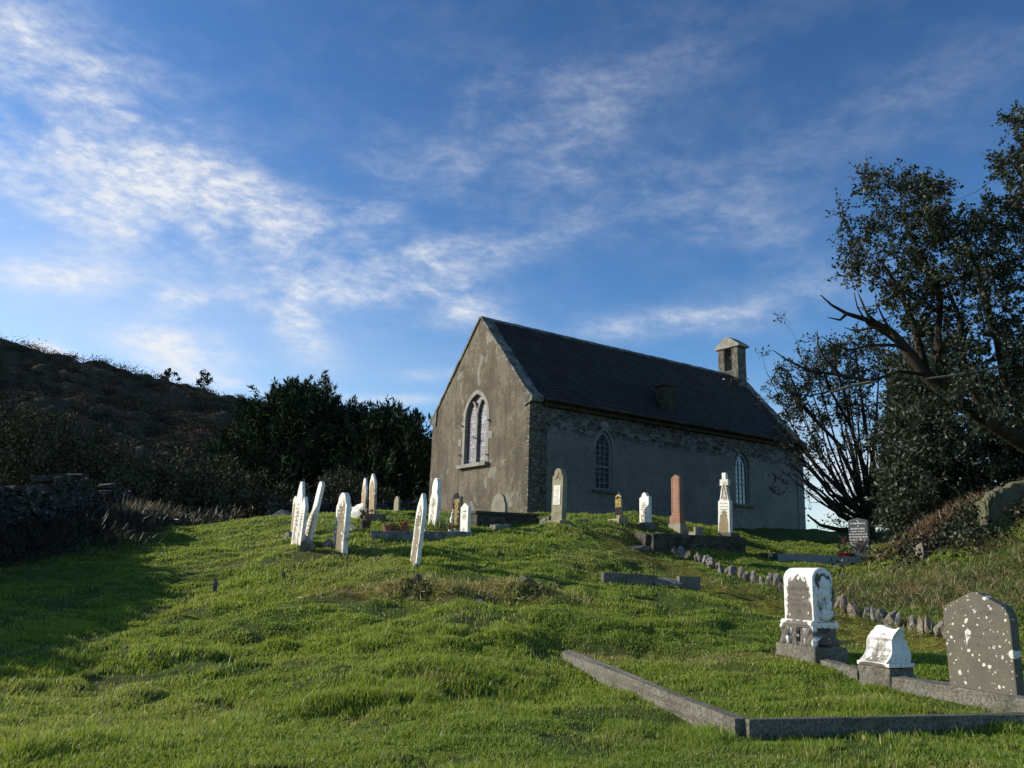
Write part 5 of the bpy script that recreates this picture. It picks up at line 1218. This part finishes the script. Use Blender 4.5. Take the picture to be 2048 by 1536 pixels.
# small multi-stemmed tree behind the church corner
t2 = Tree('smaller multi-stemmed tree with thin bare stems behind the right end of the church', 'tree')
B2 = at(1738, 1075, 33)
for st in ([(1735, 1050), (1700, 1000), (1650, 950), (1605, 900), (1590, 860)], [(1738, 1050), (1710, 960), (1670, 880), (1620, 830), (1585, 790)], [(1740, 1050), (1730, 940), (1700, 850), (1660, 780), (1640, 720)], [(1742, 1050), (1750, 950), (1730, 850), (1720, 770), (1710, 700)], [(1745, 1050), (1780, 940), (1780, 840), (1775, 760), (1770, 700)],
           [(1730, 1055), (1680, 1030), (1640, 990), (1610, 960)], [(1750, 1050), (1810, 950), (1830, 860), (1830, 780)], [(1700, 1000), (1660, 990), (1625, 940), (1604, 930)], [(1720, 1060), (1680, 1060), (1640, 1050), (1615, 1030)], [(1690, 900), (1640, 850), (1600, 800), (1560, 770)], [(1700, 850), (1690, 790), (1670, 730), (1668, 690)]):
    pts = [at(u, v, 33 + rng.normal(0, .6)) for u, v in st]; pts[0] = at(st[0][0], st[0][1], 33); t2.limb(pts, .12 if st[0][1] > 1040 else .07, .03, 6)
t2.limb([B2, at(1738, 1050, 33)], .30, .2, 9)
for k in range(46):
    ang = rng.uniform(-1.05, .55); L_ = rng.uniform(190, 360) * (1 if ang > -.8 else .6); u_, v_ = 1738 + 14 * ang, 1052 - rng.uniform(0, 30)
    du = math.sin(ang) * L_; dv = -math.cos(ang) * L_
    pts = [at(u_ + du * (t ** .75) + rng.normal(0, 4) * t, v_ + dv * t ** 1.05, 33 + rng.normal(0, .3) + (k % 7 - 3) * .35 * t) for t in np.linspace(0, 1, 8)]
    pts[0] = at(u_, v_, 33); t2.limb(pts, rng.uniform(.035, .085), .012, 5)
for _ in range(190):
    s0 = t2.nodes[rng.integers(0, len(t2.nodes))][0]; c = s0 + rng.normal(0, 1, 3) * np.array([.75, .6, .6]) + np.array([-.25, 0, .45]); t2.reach(c, .10, .05, .03, .006, 4, 4)
    t2.twigs(c, 6, .50, .5, .008, 4, .3)
for (u, v, r) in [(1610, 770, 36), (1650, 715, 34), (1590, 820, 30), (1700, 700, 40), (1760, 705, 40), (1660, 770, 44), (1720, 750, 44), (1570, 800, 24), (1640, 840, 40), (1600, 800, 40), (1640, 740, 40), (1690, 720, 40), (1740, 720, 50), (1800, 740, 50), (1580, 840, 24), (1660, 820, 50), (1720, 800, 50), (1620, 900, 30), (1790, 830, 50), (1560, 770, 24)]:
    for _ in range(int(r / 4)):
        c = at(u + rng.normal(0, r * .5), v + rng.normal(0, r * .5), 33 + rng.normal(0, .7)); t2.reach(c, .1, .03, .03, .006, 4, 4); t2.twigs(c, 6, .5, .5, .006, 9, .35)
t2.finish(B2, M_bark, DARKG, .065, 1.8, .8)

# dark evergreen mass behind the bank
t3 = Tree('dense dark evergreen with drooping boughs behind the bramble bank', 'evergreen_tree')
B3 = at(1900, 1080, 27)
t3.limb([B3, at(1895, 960, 27), at(1890, 860, 27), at(1900, 760, 27)], .35, .12, 9); t3.limb([at(1895, 960, 27), at(1980, 880, 27), at(2060, 800, 27)], .2, .08, 7); t3.limb([at(1895, 960, 27), at(1830, 880, 27), at(1790, 800, 27)], .18, .06, 7)
for (u, v, r) in [(1815, 780, 42), (1800, 850, 40), (1830, 840, 56), (1890, 800, 56), (1805, 920, 42), (1850, 910, 60), (1920, 880, 60), (1980, 850, 60), (2040, 870, 60), (1785, 960, 26), (1820, 975, 46), (1890, 965, 50), (1950, 950, 56), (2010, 940, 56), (2070, 940, 60), (1800, 1025, 24), (1850, 1020, 30), (1910, 1010, 30), (1970, 1000, 40), (2100, 850, 70), (1960, 780, 50), (2040, 770, 50), (1800, 1040, 24), (1790, 1010, 18), (1870, 740, 40), (1815, 730, 36)]:
    for _ in range(int(r / 3.2)):
        a_ = rng.uniform(0, 6.28); q = r * math.sqrt(rng.random())
        q = abs(rng.normal()) * r * .62; c = at(u + q * math.cos(a_), v + q * math.sin(a_) * .8, 27 + rng.normal(0, 1.3)); t3.reach(c, .08, -.05, .05, .007, 5, 4); t3.twigs(c, 9, .62, -.05, .008, 21, .45)
t3.finish(B3, M_bark, YEWG + [(.026, .034, .014), (.034, .038, .018)], .062, 2.4, .8)

# two big yews left of the gable
def yew(label, lobes, u0, d, seed_h):
    t = Tree(label, 'yew_tree', group='dark yews left of the church'); b = at(u0, 1032, d); b[2] -= .8
    t.limb([b, at(u0, 960, d), at(u0, 900, d), at(u0 + 4, 830, d)], .5, .15, 9)
    for (u, v, r) in lobes:
        for _ in range(int(r / 1.1)):
            a_ = rng.uniform(0, 6.28); q = r * math.sqrt(rng.random())
            c = at(u + q * math.cos(a_), v + q * math.sin(a_), d + rng.normal(0, 1.5))
            k = 46; dirv = np.array([(c[0] - b[0]) * .22, (c[1] - b[1]) * .1, 1.0]) + rng.normal(0, .28, 3); dirv /= np.linalg.norm(dirv)
            tt = rng.random(k)[:, None]; L = rng.uniform(.7, 1.5)
            P = c + dirv * L * tt + rng.normal(0, .26, (k, 3)) * (1.02 - tt)
            t.lp.append(P); t.la.append(dirv + rng.normal(0, .35, (k, 3)))
            if _ % 3 == 0: t.reach(c, .06, .06, .05, .012, 4, 4)
    return t.finish(b, M_bark, YEWG, .085, 4.2, 1.6)
yew('broad dark yew with upswept feathery tips, left of the pair of yews', [(590, 826, 34), (560, 841, 36), (630, 826, 34), (535, 876, 44), (600, 886, 60), (660, 876, 40), (690, 856, 22), (500, 906, 40), (560, 946, 60), (640, 946, 60), (470, 956, 44), (520, 970, 50), (600, 985, 50), (680, 960, 44), (450, 985, 34), (420, 1000, 26), (690, 916, 44), (575, 811, 20), (612, 811, 16), (640, 838, 20), (672, 841, 14), (515, 841, 18)], 585, 48, 1)
yew('darker yew right of the pair, touching the gable edge in view', [(760, 876, 34), (735, 891, 34), (790, 876, 30), (815, 891, 26), (730, 946, 50), (790, 946, 55), (835, 926, 30), (845, 966, 30), (730, 985, 44), (800, 985, 50), (850, 990, 36), (770, 861, 16), (748, 864, 14), (812, 871, 12)], 780, 46, 2)
# dark laurel hedge between the yews and the wall
def bush(name, label, u, v, d, w, h, n, size, pal, cat='shrub', group=None, elong=1.6, depth=None, loc=None):
    p = np.array(loc) if loc is not None else at(u, v, d); z = gz1(p[0], p[1], False); z = z if loc is None and abs(z - p[2]) < 1 else (z if loc is not None else p[2])
    o = empty(name, (p[0], p[1], z), None, label, cat, group); dp = depth or w
    m_ = MB()
    cs = []
    for k in range(9):
        e = np.array([rng.normal(0, w * .28), rng.normal(0, dp * .28), h * rng.uniform(.5, .95)]); cs.append(e); m_.tube(jit_line((e[0] * .15, e[1] * .15, -.1), e, 5, .1).tolist(), np.linspace(.03, .006, 6).tolist(), 5, cap=False)
    me = m_.mesh('stems', recalc=False); link('stems', me, M_bark, o)
    nc = max(12, int(n / 40)); q = rng.normal(size=(nc, 3)); q /= np.linalg.norm(q, axis=1, keepdims=True); q *= rng.random((nc, 1)) ** .4
    q = q * np.array([w / 2, dp / 2, h * .5]) + np.array([0, 0, h * .5]); q[:, 2] = np.maximum(q[:, 2], .05)
    P = (q[:, None] + rng.normal(0, .09 * h ** .5, (nc, 40, 3))).reshape(-1, 3); k = len(P)
    c = np.array(pal)[rng.integers(0, len(pal), k)] * rng.uniform(.65, 1.35, (k, 1))
    link('foliage', leaf_mesh('foliage', P, rng.uniform(.7, 1.3, k) * size, elong, c, axis=np.array([0, 0, .4])), M_scrub, o); return o
for i, (u, v, d, w, h, lb) in enumerate(((395, 1045, 34, 5.5, 3.2, 'dark rounded shrub left of the broad yew, nearest to it'), (310, 1042, 33, 4.5, 2.6, 'low dark shrub behind the far end of the left wall'), (230, 1025, 35, 5.5, 3.4, 'dark shrub rising behind the middle of the left wall'), (120, 1015, 34, 5.5, 3.6, 'dark shrub rising behind the left wall, second from the photo edge'), (20, 1010, 33, 5.5, 4.0, 'dark shrub behind the left wall at the photo edge'),
        (480, 1040, 36, 4.5, 2.6, 'dark shrub at the foot of the broad yew'), (690, 1035, 37, 4, 2.4, 'dark shrub between the two yews'))):
    bush('shrub', lb, u, v, d, w, h, 7600, .085, [(.060, .062, .036), (.105, .082, .054), (.072, .080, .044)], group='dark shrubs beyond the graves')
for u, v, d, w, h, lb in ((336, 775, 140, 3.6, 3.2, 'small lone bush on the hill skyline, left of the thin tree'), (405, 785, 140, 2.2, 4.4, 'thin bare tree on the hill skyline left of the yews')):
    p = at(u, v + 4, d); bush('skyline_bush', lb, u, v, d, w, h, 420, .22, [(.02, .022, .010)], 'bush', loc=None)
# hedge and bushes along the boundary wall nearer the camera (they throw the shade over the left lawn)
for i, (x, y, w, h, lb) in enumerate(((-11.9, 16.8, 2.6, 2.2, 'overgrown bush against the left wall, farthest of the row'), (-11.8, 13.8, 3.2, 2.3, 'overgrown bush against the left wall, third from the camera'), (-11.8, 10.8, 3.2, 2.45, 'overgrown bush against the left wall, second from the camera'), (-11.8, 7.8, 3.0, 2.1, 'overgrown bush against the left wall, nearest the camera'))):
    bush('hedge_bush', lb, 0, 0, 0, w, h, 9000, .13, [(.02, .03, .012), (.03, .03, .014)], group='overgrown bushes along the left wall', loc=(x, y, 0), depth=3.6)

# brambles, ivy and rough herbage: uncountable
def scatter(name, label, cx, cy, sx, sy, n, h, size, pal, elong, up, clump=30, zoff=0, cat='ground cover'):
    nc = n // clump; x = cx + rng.normal(0, sx, nc); y = cy + rng.normal(0, sy, nc); z = gz(x, y)
    P = (np.stack([x, y, z], 1)[:, None] + rng.normal(0, 1, (nc, clump, 3)) * np.array([.16, .16, 0]))
    P[..., 2] += np.abs(rng.random((nc, clump))) * h * rng.uniform(.4, 1, (nc, 1)) + zoff; P = P.reshape(-1, 3)
    c = np.repeat(np.array(pal)[rng.integers(0, len(pal), nc)], clump, axis=0) * rng.uniform(.6, 1.4, (nc * clump, 1))
    return tag(link(name, leaf_mesh(name, P, rng.uniform(.6, 1.4, len(P)) * size, elong, c, axis=np.array([.15, 0, up])), M_leaf), label, cat, kind='stuff')
c_ = at(1985, 1076, 20.2); scatter('ivy', 'glossy ivy and brambles over the right-hand bank', c_[0] + .35, c_[1], 1.15, .75, 21000, .45, .055, [(.018, .032, .012), (.026, .042, .016), (.05, .03, .018), (.015, .022, .010)], 1.3, .2)
c_ = at(1895, 1052, 21.8); scatter('dead_bracken', 'rust-brown dead bracken along the top of the bank', c_[0] + .3, c_[1], .75, .5, 14000, .30, .016, [(.14, .075, .035), (.20, .13, .06), (.10, .055, .03), (.24, .17, .08)], 16, .9)
c_ = at(1920, 1190, 16.5); scatter('dry_grass', 'long dry grass stems on the lower bank', c_[0], c_[1], 1.7, 1.3, 26000, .08, .011, [(.24, .18, .08), (.20, .14, .06), (.13, .17, .035), (.09, .13, .03)], 16, .45)
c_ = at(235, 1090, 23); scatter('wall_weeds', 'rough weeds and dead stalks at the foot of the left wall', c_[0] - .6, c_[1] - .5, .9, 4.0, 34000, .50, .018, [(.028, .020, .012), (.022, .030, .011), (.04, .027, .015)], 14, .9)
c_ = at(268, 1085, 24.5); scatter('tall_grass_tuft', 'tuft of tall pale dry grass catching the sun near the wall end', c_[0], c_[1], .35, .35, 1500, .45, .014, [(.30, .24, .12), (.24, .19, .09)], 34, 1.8)
for (mx, my) in MOUND: pass
mm = np.mean(np.array(MOUND), axis=0); scatter('mound_grass', 'dry tussocky grass and moss on the low mound in the lawn', mm[0], mm[1], .95, .25, 4200, .03, .009, [(.46, .36, .14), (.36, .32, .07), (.28, .28, .05), (.30, .21, .10)], 12, .8)

# ------------------------------------------------------------------ grass blades
def build_grass(N):
    az = rng.uniform(-37, 36, N); u = rng.random(N); r0, r1 = 4.2, 33.0
    d = r0 * (r1 / r0) ** u
    x = d * np.sin(az * R(1)); y = d * np.cos(az * R(1))
    # clumping: pull blades towards tuft centres of the noise field
    tuft = fbm2(x, y, .32, 3, 21); patch = fbm2(x, y, 1.8, 3, 22); bare = fbm2(x, y, .7, 3, 23)
    moss, dry = masks(x, y)
    # keep clear of the church, kerb plots' stone and the path
    lx = (x - BX) * _l[0] + (y - BY) * _l[1]; ly = (x - BX) * _gv[0] + (y - BY) * _gv[1]
    keep = ~((lx > -.05) & (lx < CL + .1) & (ly > -.02) & (ly < CW + .1))
    keep &= rng.random(N) > moss * .93
    keep &= rng.random(N) > smooth01((bare - .30) / .25) * .92
    keep &= (x > -10.9)
    x, y, d, tuft, patch, moss, dry, bare = (q[keep] for q in (x, y, d, tuft, patch, moss, dry, bare)); n = len(x)
    z = gz(x, y)
    h = (.030 + .034 * np.clip(tuft + .2, 0, 1.3) + .024 * np.clip(patch, -.6, 1)) * rng.uniform(.6, 1.5, n) * .70
    long_ = rng.random(n) < .03; h = np.where(long_, h * 1.9, h) * (1 + .8 * smooth01((fbm2(x, y, 1.1, 3, 41) - .25) / .3) * (d < 11)) * (1 - .55 * moss)
    h = h * (1 + .25 * smooth01((d - 8) / 14))
    w = .0031 * np.maximum(1, (d / 6.0)) ** .85 * rng.uniform(.7, 1.4, n)
    th = rng.uniform(0, 2 * math.pi, n); ld = rng.normal(.35, 1.5, n) + fbm2(x, y, .5, 2, 31) * 1.5; lean = h * rng.uniform(.1, .8, n)
    lx_, ly_ = np.cos(ld), np.sin(ld)
    wx, wy = np.cos(th) * w, np.sin(th) * w
    b0 = np.stack([x - wx, y - wy, z - .012], 1); b1 = np.stack([x + wx, y + wy, z - .012], 1)
    m0 = np.stack([x + lx_ * lean * .3 - wx * .75, y + ly_ * lean * .3 - wy * .75, z + h * .6], 1); m1 = np.stack([x + lx_ * lean * .3 + wx * .75, y + ly_ * lean * .3 + wy * .75, z + h * .6], 1)
    tp = np.stack([x + lx_ * lean, y + ly_ * lean, z + h], 1)
    V = np.stack([b0, b1, m1, m0, tp], 1).reshape(-1, 3)
    base = np.array([.152, .236, .023]); alt = np.array([.240, .292, .034]); dark = np.array([.084, .152, .020]); straw = np.array([.40, .32, .14])
    t_ = np.clip(patch * .9 + .5 + rng.normal(0, .22, n), 0, 1)[:, None]
    c = dark * (1 - t_) + alt * t_; k = rng.random(n)[:, None]; c = np.where(k < .35, base, c)
    k = (rng.random(n) < (.05 + .62 * dry + .10 * smooth01((bare - .1) / .3)))[:, None]; c = np.where(k, straw * rng.uniform(.6, 1.2, (n, 1)), c)
    c = c * rng.uniform(.75, 1.3, (n, 1))
    i = np.arange(n)[:, None] * 5; lp = (i + np.array([0, 1, 2, 3, 3, 2, 4])[None]).ravel(); st = (np.arange(n)[:, None] * 7 + np.array([0, 4])[None]).ravel()
    me = mesh_np('grass', V, lp, st, attrs={'tint': np.repeat(c, 5, axis=0)})
    tag(link('grass', me, M_blade), 'green tussocky grass covering the churchyard slope', 'grass', kind='stuff')
build_grass(1150000)
